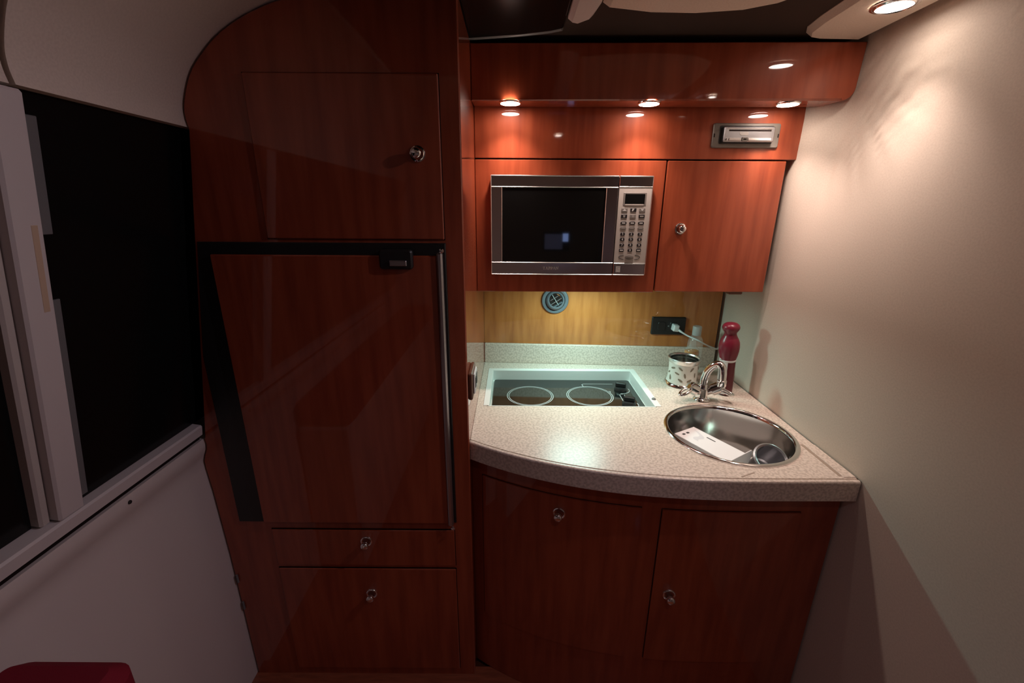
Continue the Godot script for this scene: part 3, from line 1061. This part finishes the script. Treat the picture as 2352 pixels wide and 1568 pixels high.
func build_microwave() -> void:
	var F := -1.362
	var t := thing("microwave", "stainless steel microwave oven with black glass door built into the cherry cabinet", "microwave", Vector3(0.18, E - 0.055, -1.37))
	var b := MB.new()
	b.box(Vector3(-0.066, E - 0.199, -1.3795), Vector3(0.418, E + 0.092, F - 0.003), 0.002)
	part("case", b, mats.black_plastic, t)
	# door: four steel bars with bright edges round the glass
	var bar := func(parent: Node3D, called: String, x0: float, x1: float, h0: float, h1: float, m: Material, z0 := -0.003, z1 := 0.002, bev := 0.0012) -> MeshInstance3D:
		var q := MB.new()
		q.box(Vector3(x0, E + h0, F + z0), Vector3(x1, E + h1, F + z1), bev)
		return part(called, q, m, parent)
	b = MB.new()
	b.box(Vector3(-0.064, E - 0.1975, F - 0.003), Vector3(0.3155, E + 0.0905, F - 0.0008))
	var door := part("door", b, mats.black_plastic, t)
	bar.call(door, "door_bar", -0.066, 0.3165, 0.0615, 0.0935, mats.steel)
	bar.call(door, "door_bar", -0.066, 0.3165, -0.2005, -0.1635, mats.steel)
	bar.call(door, "door_bar", -0.066, -0.034, -0.1625, 0.0605, mats.steel)
	bar.call(door, "door_bar", 0.2815, 0.3165, -0.1625, 0.0605, mats.steel)
	for q in [[-0.066, 0.3165, 0.0600, 0.0622], [-0.066, 0.3165, -0.1640, -0.1620], [-0.066, 0.3165, 0.0915, 0.0942], [-0.066, 0.3165, -0.2012, -0.1990], [-0.0345, -0.0330, -0.162, 0.060], [0.2805, 0.2820, -0.162, 0.060], [-0.0672, -0.0652, -0.2005, 0.0935]]:
		bar.call(door, "bright_edge", q[0], q[1], q[2], q[3], mats.steel_edge, -0.002, 0.0032, 0.0008)
	bar.call(door, "window", -0.0330, 0.2805, -0.1620, 0.0600, mats.dark_glass, -0.0008, 0.0006, 0.0)
	words("lettering", "TAPPAN", 0.0088, Vector3(0.121, E - 0.181, F + 0.0021), mats.print_grey, door, "Droid Serif", true, true)
	# control side
	var cs := bar.call(t, "control_panel", 0.3190, 0.4185, -0.1630, 0.0620, mats.panel_grey, -0.003, 0.0022, 0.001) as MeshInstance3D
	bar.call(cs, "top_cap", 0.3190, 0.4195, 0.0630, 0.0935, mats.steel)
	bar.call(cs, "bottom_cap", 0.3190, 0.4175, -0.2005, -0.1650, mats.steel)
	for q in [[0.319, 0.4195, 0.0618, 0.0640], [0.319, 0.4195, 0.0915, 0.0942], [0.319, 0.4185, -0.1660, -0.1632], [0.319, 0.4180, -0.2012, -0.1990], [0.4178, 0.4200, -0.200, 0.093]]:
		bar.call(cs, "bright_edge", q[0], q[1], q[2], q[3], mats.steel_edge, -0.002, 0.0033, 0.0008)
	bar.call(cs, "display_frame", 0.3335, 0.4035, 0.0100, 0.0470, mats.button_grey, 0.001, 0.0030, 0.0006)
	bar.call(cs, "display", 0.3390, 0.3985, 0.0145, 0.0430, mats.dark_glass, 0.002, 0.0034, 0.0)
	bar.call(cs, "display_strip", 0.3400, 0.3960, 0.0105, 0.0140, mats.panel_grey, 0.002, 0.0036, 0.0)
	var rows := [-0.003, -0.0215, -0.0415, -0.0570, -0.0745, -0.0905, -0.1075, -0.1235]
	var keys := ["1", "2", "3", "4", "5", "6", "7", "8", "9"]
	for r in 8:
		for k in 3:
			var x := 0.3400 + 0.0268 * k
			var q := MB.new()
			var m: Material = mats.button_black
			if r < 2:
				q.prism(rounded(0.0185, 0.0105, 0.0015, 3), 0.0, 0.0012, 0.0004, at_z(x, rows[r], F + 0.0022))
				m = mats.button_grey if (r + k) % 2 == 0 else mats.button_black
			elif r < 4:
				q.prism(rounded(0.0185, 0.0095, 0.0047, 6), 0.0, 0.0012, 0.0004, at_z(x, rows[r], F + 0.0022))
				m = mats.button_black if r == 2 else mats.button_grey
			elif r < 7 or k == 1:
				q.prism(rounded(0.0145, 0.0100, 0.0048, 6), 0.0, 0.0012, 0.0004, at_z(x, rows[r], F + 0.0022))
			else:
				q.prism(rounded(0.0150, 0.0095, 0.0025, 4), 0.0, 0.0012, 0.0004, at_z(x, rows[r], F + 0.0022))
			part("button", q, m, cs)
			if r >= 4 and (r < 7 or k == 1):
				words("numeral", "0" if r == 7 else keys[(r - 4) * 3 + k], 0.0068, Vector3(x, E + rows[r], F + 0.0036), mats.print_light, cs, "Droid Sans", false, true)
			elif r == 2 or r == 3 or r == 7:
				q = MB.new()
				q.prism(rounded(0.0105, 0.0032, 0.0012, 3), 0.0, 0.0003, 0.0, at_z(x, rows[r], F + 0.0034))
				part("button_mark", q, mats.print_light if r != 3 else mats.print_grey, cs)
			elif r < 2:
				q = MB.new()
				if r == 0 and k == 0:
					q.prism([Vector2(-0.0055, -0.0030), Vector2(0.0055, -0.0030), Vector2(0.0, 0.0035)], 0.0, 0.0003, 0.0, at_z(x, rows[r], F + 0.0034))
				elif r == 0 and k == 2:
					q.prism([Vector2(-0.0050, 0.0030), Vector2(0.0050, 0.0030), Vector2(0.0, -0.0035)], 0.0, 0.0003, 0.0, at_z(x, rows[r], F + 0.0034))
				elif r == 0:
					q.prism([Vector2(-0.0050, -0.0035), Vector2(-0.0010, -0.0035), Vector2(0.0025, 0.0035), Vector2(-0.0030, 0.0035)], 0.0, 0.0003, 0.0, at_z(x, rows[r], F + 0.0034))
				elif k < 2:
					q.prism([Vector2(-0.0035, 0.0030), Vector2(0.0035, 0.0030), Vector2(0.0020, -0.0035), Vector2(-0.0020, -0.0035)], 0.0, 0.0003, 0.0, at_z(x, rows[r], F + 0.0034))
				else:
					q.prism(rounded(0.0110, 0.0040, 0.001, 3), 0.0, 0.0003, 0.0, at_z(x, rows[r], F + 0.0034))
				part("button_mark", q, mats.print_light if r == 0 else mats.print_grey, cs)
				q = MB.new()
				q.box(Vector3(x - 0.007, E + rows[r] - 0.0098, F + 0.0020), Vector3(x + 0.007, E + rows[r] - 0.0082, F + 0.0025))
				part("caption", q, mats.print_grey, cs)
	b = MB.new()
	b.lathe([Vector2(0.0135, 0.0), Vector2(0.0128, 0.0035), Vector2(0.0100, 0.0055), Vector2(0.0, 0.0062)], turned_out(0.3665, -0.1445, F + 0.0022), 32, 40.0, Vector2(1.0, 0.62))
	part("start_button", b, mats.button_grey, cs)
	for s in [-1.0, 1.0]:
		b = MB.new()
		var pts: Array = []
		for k in 13:
			var a := lerpf(-1.15, 1.15, k / 12.0)
			pts.append(Vector3(0.3665 + s * (0.006 + 0.027 * cos(a)), E - 0.1445 + 0.0072 * sin(a), F + 0.0022))
		b.tube(pts, 0.0009, 6)
		part("arc_mark", b, mats.button_black, cs)
	b = MB.new()
	for i in 4:
		for k in 5:
			b.box(Vector3(0.3275 + i * 0.0036, E - 0.1920 + k * 0.0040, F + 0.0018), Vector3(0.3303 + i * 0.0036, E - 0.1888 + k * 0.0040, F + 0.0024))
	part("printed_grid", b, mats.print_light, cs)

func build_radio() -> void:
	var F := -1.380
	var c := Vector3(0.679, 0, 0)
	var t := thing("car_radio", "silver slot-loading car radio in a grey surround on the header panel", "radio", Vector3(0.682, E + 0.206, F))
	var b := MB.new()
	b.prism(rounded(0.196, 0.066, 0.006), 0.0, 0.006, 0.002, at_z(0.682, 0.207, F + 0.0002))
	part("surround", b, mats.bezel_grey, t)
	b = MB.new()
	b.prism(rounded(0.156, 0.048, 0.003), 0.0, 0.0012, 0.0, at_z(0.681, 0.209, F + 0.0060))
	part("recess", b, mats.black_plastic, t)
	b = MB.new()
	b.prism(rounded(0.147, 0.041, 0.004), 0.0, 0.013, 0.0025, at_z(0.684, 0.209, F + 0.0068))
	var fc := part("face_plate", b, mats.alloy, t)
	b = MB.new()
	b.box(Vector3(0.6235, E + 0.2165, F + 0.0190), Vector3(0.7460, E + 0.2205, F + 0.0203))
	part("disc_slot", b, mats.gap, fc)
	b = MB.new()
	b.box(Vector3(0.6180, E + 0.2225, F + 0.0185), Vector3(0.7500, E + 0.2255, F + 0.0215), 0.001)
	part("slot_lip", b, mats.steel_edge, fc)
	b = MB.new()
	b.box(Vector3(0.6260, E + 0.1915, F + 0.0185), Vector3(0.6615, E + 0.1985, F + 0.0220), 0.001)
	part("key_bar", b, mats.panel_grey, fc)
	b = MB.new()
	b.box(Vector3(0.6815, E + 0.1915, F + 0.0185), Vector3(0.7480, E + 0.1985, F + 0.0220), 0.001)
	part("key_bar", b, mats.panel_grey, fc)
	b = MB.new()
	b.box(Vector3(0.6635, E + 0.1895, F + 0.0185), Vector3(0.6800, E + 0.2005, F + 0.0225), 0.001)
	part("catch", b, mats.bezel_grey, fc)
	b = MB.new()
	b.box(Vector3(0.6675, E + 0.1935, F + 0.0222), Vector3(0.6765, E + 0.1970, F + 0.0230))
	part("catch_slot", b, mats.gap, fc)
	b = MB.new()
	b.prism([Vector2(0.655, E + 0.2100), Vector2(0.660, E + 0.2055), Vector2(0.681, E + 0.2055), Vector2(0.681, E + 0.2145), Vector2(0.655, E + 0.2145)], F + 0.0190, F + 0.0206, 0.0005)
	part("finger_notch", b, mats.steel_edge, fc)
	b = MB.new()
	b.lathe([Vector2(0.0028, 0.0), Vector2(0.0025, 0.002), Vector2(0.0, 0.0028)], turned_out(0.6195, 0.1950, F + 0.0198), 14)
	part("volume_button", b, mats.chrome, fc)
	for x in [0.5885, 0.7755]:
		b = MB.new()
		b.box(Vector3(x - 0.0015, E + 0.202, F + 0.0058), Vector3(x + 0.0015, E + 0.212, F + 0.0066))
		part("release_slot", b, mats.gap, t)

func build_fittings() -> void:
	# round eyeball vent on the splashback
	var vc := Vector3(0.172, E - 0.352, -1.6875)
	var t := thing("air_vent", "round grey eyeball air vent on the splashback, half under the cabinet", "vent", vc)
	var xf := Transform3D(Basis(Vector3.UP, 0.0), Vector3.ZERO) * Transform3D(Basis(Vector3(1, 0, 0), Vector3(0, 0, 1), Vector3(0, -1, 0)), Vector3.ZERO)
	var b := MB.new()
	b.lathe([Vector2(0.0545, 0.0), Vector2(0.0545, 0.004), Vector2(0.052, 0.008), Vector2(0.046, 0.0095), Vector2(0.0405, 0.008), Vector2(0.0395, 0.004), Vector2(0.0395, 0.0008)], xf, 56)
	part("ring", b, mats.vent_grey, t, true)
	var tilt := Transform3D(Basis(Vector3(1, 0, 0), deg_to_rad(-16)) * Basis(Vector3(0, 1, 0), deg_to_rad(8)), Vector3(0, 0, 0.004)) * xf
	b = MB.new()
	b.lathe([Vector2(0.0390, 0.0), Vector2(0.0385, 0.006), Vector2(0.0360, 0.012), Vector2(0.0320, 0.0165), Vector2(0.0285, 0.0175), Vector2(0.0275, 0.015), Vector2(0.0265, 0.004)], tilt, 48)
	part("eyeball", b, mats.vent_grey, t, true)
	b = MB.new()
	b.lathe([Vector2(0.0285, 0.0030), Vector2(0.0, 0.0030)], tilt, 32)
	part("throat", b, mats.gap, t, true)
	for k in 3:
		b = MB.new()
		b.box(Vector3(-0.0255 + absf(k - 1.0) * 0.006, -0.0012, 0.004), Vector3(0.0255 - absf(k - 1.0) * 0.006, 0.0012, 0.0145), 0.0005, Transform3D(Basis(Vector3(1, 0, 0), deg_to_rad(-16)) * Basis(Vector3(0, 0, 1), deg_to_rad(32)), Vector3(0, 0, 0.004)) * Transform3D(Basis(Vector3(1, 0, 0), 0.5), Vector3(0, -0.015 + 0.015 * k, 0)))
		part("vane", b, mats.alloy if k != 0 else mats.vent_grey, t, true)
	b = MB.new()
	b.box(Vector3(-0.0012, -0.025, 0.006), Vector3(0.0012, 0.025, 0.0125), 0.0004, Transform3D(Basis(Vector3(1, 0, 0), deg_to_rad(-16)) * Basis(Vector3(0, 0, 1), deg_to_rad(32)), Vector3(0, 0, 0.004)))
	part("cross_vane", b, mats.grey_plastic, t, true)

	# black outlet plate with the plugged-in charger lead
	var pz := -1.6675
	var turn := Basis(Vector3.UP, -0.0466)
	t = thing("outlet_plate", "black wall outlet plate on the splashback behind the white plug", "outlet", Vector3(0.630, E - 0.449, pz))
	b = MB.new()
	b.prism(rounded(0.134, 0.073, 0.004), 0.0005, 0.009, 0.003, Transform3D(turn, Vector3.ZERO))
	part("plate", b, mats.black_plastic, t, true)
	for x in [-0.024, 0.024]:
		b = MB.new()
		b.prism(rounded(0.030, 0.034, 0.008), 0.0088, 0.0108, 0.001, Transform3D(turn, Vector3(x - 0.004, 0, 0)))
		part("socket", b, mats.black_plastic, t, true)
	b = MB.new()
	b.lathe([Vector2(0.003, 0.0088), Vector2(0.0025, 0.010), Vector2(0.0, 0.0103)], Transform3D(turn, Vector3.ZERO) * xf, 14)
	part("screw", b, mats.grey_plastic, t, true)

	t = thing("charger_lead", "white plug and lead hanging from the black outlet towards the corner", "cable", Vector3(0.652, E - 0.451, pz + 0.012))
	b = MB.new()
	b.prism(rounded(0.023, 0.026, 0.004), 0.0005, 0.030, 0.004, Transform3D(turn * Basis(Vector3(0, 0, 1), -0.12), Vector3(0, 0, 0)))
	part("plug", b, mats.cable_white, t, true)
	b = MB.new()
	var curve := Curve3D.new()
	var pts := [Vector3(0.006, -0.004, 0.018), Vector3(0.0147, -0.0102, 0.034), Vector3(0.0376, -0.0224, 0.0535), Vector3(0.062, -0.029, 0.0855), Vector3(0.0919, -0.0451, 0.0905), Vector3(0.1254, -0.0604, 0.0805), Vector3(0.1439, -0.0673, 0.0755), Vector3(0.158, -0.064, 0.068), Vector3(0.166, -0.040, 0.066), Vector3(0.170, -0.045, 0.095), Vector3(0.172, -0.080, 0.130), Vector3(0.172, -0.130, 0.150), Vector3(0.172, -0.1645, 0.155)]
	for i in pts.size():
		var d: Vector3 = (pts[mini(i + 1, pts.size() - 1)] - pts[maxi(i - 1, 0)]) / 6.0
		curve.add_point(pts[i], -d, d)
	var baked := curve.tessellate(4, 3)
	var path: Array = []
	var rad: Array = []
	for i in baked.size():
		path.append(baked[i])
		rad.append(lerpf(0.0058, 0.0032, clampf(float(i) / 8.0, 0.0, 1.0)))
	b.tube(path, rad, 10)
	part("lead", b, mats.cable_white, t, true)

	# wooden outlet plate on the side of the tall cabinet
	t = thing("side_outlet", "brown wooden outlet plate with white sockets on the tall cabinet side", "outlet", Vector3(-0.1148, E - 0.452, -1.085))
	b = MB.new()
	b.box(Vector3(0.0, -0.038, -0.047), Vector3(0.0115, 0.038, 0.047), 0.003)
	part("plate", b, mats.plate_brown, t, true)
	b = MB.new()
	b.box(Vector3(0.0115, -0.028, -0.036), Vector3(0.0165, 0.030, 0.028), 0.003)
	part("socket_block", b, mats.outlet_white, t, true)
	for z in [-0.022, 0.010]:
		b = MB.new()
		b.box(Vector3(0.0160, -0.014, z - 0.008), Vector3(0.0180, 0.016, z + 0.008), 0.001)
		part("socket", b, mats.black_plastic, t, true)

func build_counter_things() -> void:
	var top := E - 0.62
	# ceramic canister with metal bands and a steel liner
	var c := Vector3(0.634, top + 0.0005, -1.478)
	var t := thing("canister", "cream ceramic canister with brown leaf marks and silver rims beside the cooktop", "canister", c)
	var b := MB.new()
	b.lathe([Vector2(0.0560, 0.010), Vector2(0.0525, 0.025), Vector2(0.0505, 0.050), Vector2(0.0515, 0.075), Vector2(0.0530, 0.086), Vector2(0.048, 0.086), Vector2(0.048, 0.010)], Transform3D.IDENTITY, 56)
	part("body", b, mats.ceramic, t, true)
	b = MB.new()
	b.lathe([Vector2(0.0, 0.0), Vector2(0.0610, 0.0), Vector2(0.0635, 0.002), Vector2(0.0625, 0.005), Vector2(0.0590, 0.009), Vector2(0.0562, 0.011), Vector2(0.050, 0.011)], Transform3D.IDENTITY, 56)
	part("foot_band", b, mats.chrome, t, true)
	b = MB.new()
	b.lathe([Vector2(0.0532, 0.0855), Vector2(0.0548, 0.089), Vector2(0.0570, 0.098), Vector2(0.0575, 0.1005), Vector2(0.0560, 0.1020), Vector2(0.0515, 0.1010), Vector2(0.0490, 0.096), Vector2(0.0475, 0.086)], Transform3D.IDENTITY, 56)
	part("rim_band", b, mats.steel_edge, t, true)
	b = MB.new()
	b.lathe([Vector2(0.0480, 0.097), Vector2(0.0470, 0.060), Vector2(0.045, 0.020), Vector2(0.040, 0.014), Vector2(0.0, 0.013)], Transform3D.IDENTITY, 48)
	part("liner", b, mats.brushed, t, true)
	var rng := RandomNumberGenerator.new()
	rng.seed = 8
	b = MB.new()
	for row in 3:
		for k in 9:
			var a := TAU * (k + 0.5 * (row % 2)) / 9.0 + rng.randf_range(-0.12, 0.12)
			var y := 0.028 + 0.0215 * row + rng.randf_range(-0.003, 0.003)
			var lean := rng.randf_range(-1.3, 1.3)
			var ring: Array = []
			for i in 10:
				var q := TAU * i / 10.0
				var e := Vector2(0.0036 * cos(q), 0.0098 * sin(q)).rotated(lean)
				var rr := 0.0506 + 0.0040 * pow((y + e.y - 0.052) / 0.03, 2.0)
				var aa := a + e.x / 0.052
				ring.append([Vector3(cos(aa) * rr, y + e.y, sin(aa) * rr) * Vector3(1.006, 1, 1.006), Vector3(cos(aa), 0, sin(aa))])
			for i in range(1, 9):
				b.tri(ring[0][0], ring[i][0], ring[i + 1][0], ring[0][1], ring[i][1], ring[i + 1][1])
	var leaves := part("leaf_pattern", b, mats.leaf_print, t, true)
	leaves.set_meta("kind", "stuff")

	# tall clear bottle and small amber soap bottle behind the canister
	c = Vector3(0.7225, top + 0.0005, -1.605)
	t = thing("clear_bottle", "tall clear plastic bottle with a white cap under the charger lead", "bottle", c)
	b = MB.new()
	b.lathe([Vector2(0.0, 0.0), Vector2(0.026, 0.0), Vector2(0.029, 0.003), Vector2(0.029, 0.118), Vector2(0.026, 0.132), Vector2(0.019, 0.146), Vector2(0.013, 0.152), Vector2(0.013, 0.160)], Transform3D.IDENTITY, 40)
	part("body", b, mats.clear_plastic, t, true)
	b = MB.new()
	b.lathe([Vector2(0.0, 0.150), Vector2(0.0165, 0.150), Vector2(0.0165, 0.183), Vector2(0.015, 0.1855), Vector2(0.0, 0.186)], Transform3D.IDENTITY, 32)
	part("cap", b, mats.frosted_plastic, t, true)

	c = Vector3(0.690, top + 0.0005, -1.553)
	t = thing("soap_bottle", "small clear bottle of amber soap behind the canister rim", "bottle", c)
	b = MB.new()
	b.lathe([Vector2(0.0, 0.0), Vector2(0.026, 0.0), Vector2(0.029, 0.003), Vector2(0.029, 0.098), Vector2(0.026, 0.110), Vector2(0.018, 0.118), Vector2(0.0115, 0.122)], Transform3D.IDENTITY, 40, 40.0, Vector2(1.0, 0.75))
	part("body", b, mats.clear_plastic, t, true)
	b = MB.new()
	b.lathe([Vector2(0.0, 0.002), Vector2(0.0245, 0.002), Vector2(0.0272, 0.005), Vector2(0.0272, 0.096), Vector2(0.0255, 0.104), Vector2(0.0, 0.104)], Transform3D.IDENTITY, 40, 40.0, Vector2(1.0, 0.75))
	part("soap", b, mats.soap, t, true)
	b = MB.new()
	b.lathe([Vector2(0.0, 0.121), Vector2(0.0125, 0.121), Vector2(0.0120, 0.136), Vector2(0.0085, 0.146), Vector2(0.0, 0.148)], Transform3D.IDENTITY, 28)
	part("cap", b, mats.clear_plastic, t, true)

	# red bottle with a bulbous cap
	c = Vector3(0.750, top + 0.0020, -1.385)
	t = thing("red_bottle", "crimson bottle with a round mushroom cap and white label beside the faucet", "bottle", c)
	t.rotation.z = 0.055
	b = MB.new()
	b.lathe([Vector2(0.0, 0.0), Vector2(0.0215, 0.0), Vector2(0.0245, 0.003), Vector2(0.0250, 0.060), Vector2(0.0255, 0.122)], Transform3D.IDENTITY, 48)
	part("body", b, mats.red_bottle, t, true)
	b = MB.new()
	b.lathe([Vector2(0.0255, 0.122), Vector2(0.0262, 0.123), Vector2(0.0262, 0.128), Vector2(0.0255, 0.129)], Transform3D.IDENTITY, 48)
	part("neck_band", b, mats.label_paper, t, true)
	b = MB.new()
	b.lathe([Vector2(0.0255, 0.129), Vector2(0.0285, 0.140), Vector2(0.0320, 0.158), Vector2(0.0330, 0.174), Vector2(0.0315, 0.190), Vector2(0.0265, 0.202), Vector2(0.0215, 0.211), Vector2(0.0190, 0.219), Vector2(0.0200, 0.225), Vector2(0.0245, 0.231), Vector2(0.0272, 0.237), Vector2(0.0275, 0.243), Vector2(0.0245, 0.250), Vector2(0.0180, 0.255), Vector2(0.0090, 0.2575), Vector2(0.0, 0.258)], Transform3D.IDENTITY, 48)
	part("cap", b, mats.red_cap, t, true)
	b = MB.new()   # wrap-round label, its upper edge cut in a curve
	b.grid(20, 12, func(u, w):
		var a := lerpf(PI * 0.63, PI * 1.22, u)
		var hi := lerpf(0.128, 0.121, smoothstep(0.0, 0.5, u)) + 0.05 * pow(u, 2.2)
		var y := lerpf(0.006, hi, w)
		var r := 0.0258 + 0.0072 * smoothstep(0.125, 0.175, y) * (1.0 - 0.0)
		return Vector3(cos(a) * r, y, sin(a) * r), Vector3(-0.6, 0, 1))
	var lb := part("label", b, mats.label_paper, t, true)
	b = MB.new()
	for q in [[0.74, 0.083, 0.006], [0.74, 0.074, 0.009], [0.74, 0.068, 0.010], [0.93, 0.128, 0.012]]:
		var a: float = PI * q[0]
		var d := Vector3(cos(a), 0, sin(a))
		var s := Vector3(-d.z, 0, d.x)
		var p: Vector3 = d * 0.0263 + Vector3(0, q[1], 0)
		b.quad(p - s * q[2] * 0.5, p + s * q[2] * 0.5, p + s * q[2] * 0.5 + Vector3(0, 0.0016, 0), p - s * q[2] * 0.5 + Vector3(0, 0.0016, 0), d)
	for sd in [-1.0, 1.0]:   # small printed caret
		var a := PI * 0.74
		var d := Vector3(cos(a), 0, sin(a))
		var s := Vector3(-d.z, 0, d.x)
		var p := d * 0.0264 + Vector3(0, 0.088, 0)
		b.quad(p + s * sd * 0.0045, p + s * sd * 0.0025, p + Vector3(0, 0.009, 0) - s * sd * 0.0004, p + Vector3(0, 0.009, 0) + s * sd * 0.0012, d)
	part("print", b, mats.ink, lb, true)

	# chrome two-handle faucet
	c = Vector3(0.648, top + 0.0005, -1.335)
	t = thing("faucet", "chrome two-handle faucet with a curved spout behind the sink", "faucet", c)
	b = MB.new()
	b.lathe([Vector2(0.0, 0.0), Vector2(0.026, 0.0), Vector2(0.0275, 0.002), Vector2(0.025, 0.006), Vector2(0.020, 0.009), Vector2(0.0185, 0.014), Vector2(0.0185, 0.042), Vector2(0.0165, 0.050), Vector2(0.0140, 0.056), Vector2(0.0, 0.058)], Transform3D.IDENTITY, 40)
	part("body", b, mats.chrome, t, true)
	b = MB.new()
	var curve := Curve3D.new()
	var sp := [Vector3(0, 0.052, 0), Vector3(0.001, 0.078, 0), Vector3(0.006, 0.104, 0.004), Vector3(0.017, 0.127, 0.014), Vector3(0.029, 0.136, 0.026), Vector3(0.036, 0.128, 0.036), Vector3(0.038, 0.108, 0.041), Vector3(0.038, 0.086, 0.043)]
	for i in sp.size():
		var d: Vector3 = (sp[mini(i + 1, sp.size() - 1)] - sp[maxi(i - 1, 0)]) / 6.0
		curve.add_point(sp[i], -d, d)
	var path: Array = []
	for q in curve.tessellate(4, 3):
		path.append(q)
	b.tube(path, 0.0125, 20)
	var spout := part("spout", b, mats.chrome, t, true)
	b = MB.new()
	b.lathe([Vector2(0.0, 0.0), Vector2(0.0135, 0.0), Vector2(0.0147, 0.002), Vector2(0.0147, 0.020), Vector2(0.0125, 0.022)], Transform3D(Basis.IDENTITY, Vector3(0.038, 0.068, 0.043)), 28)
	part("nozzle", b, mats.chrome, spout, true)
	for s in [-1.0, 1.0]:
		var dir := Vector3(s * 0.83, 0.50, 0.22).normalized()
		var root := Vector3(0, 0.022, 0)
		b = MB.new()
		b.tube([root, root + dir * 0.030], [0.0105, 0.0125], 22)
		b.tube([root + dir * 0.030, root + dir * 0.033, root + dir * 0.056, root + dir * 0.061, root + dir * 0.064], [0.0140, 0.0198, 0.0198, 0.0165, 0.008], 24)
		var hd := part("valve", b, mats.chrome, t, true)
		b = MB.new()
		var tip := root + dir * 0.050
		var out := Vector3(s * 0.9, -0.18, 0.42).normalized()
		var loop: Array = []
		for k in 25:
			var a := TAU * k / 24.0
			loop.append(tip + out * (0.026 - 0.026 * cos(a)) + Vector3(0, 1, 0).cross(out) * 0.011 * sin(a) + Vector3(0, 0.004 * sin(a * 0.5) - 0.006 * (1.0 - cos(a)), 0))
		b.tube(loop, 0.0050, 12, false)
		part("lever", b, mats.chrome, hd, true)

func build_seat() -> void:
	# settee under the side window; only the corner of its red cushion is in view
	var b := MB.new()
	b.box(Vector3(-0.838, 0.0, -0.535), Vector3(-0.640, E - 0.83, 1.2), 0.006)
	tag(part("settee_base", b, mats.gelcoat), "white moulded settee base under the side window below the red cushion", "bench")
	var t := thing("seat_cushion", "dark red seat cushion with rounded corner under the side window", "cushion", Vector3(-0.73, E - 0.83, 0.3))
	b = MB.new()
	var p: Array = []
	for q in rounded(0.215, 1.74, 0.035):
		p.append(Vector2(q.x - 0.7295, q.y + 0.345))
	b.prism(p, E - 0.829, E - 0.714, 0.022, Transform3D(Basis(Vector3(1, 0, 0), Vector3(0, 0, 1), Vector3(0, 1, 0)), Vector3.ZERO), true)
	part("cover", b, mats.red_cloth, t)
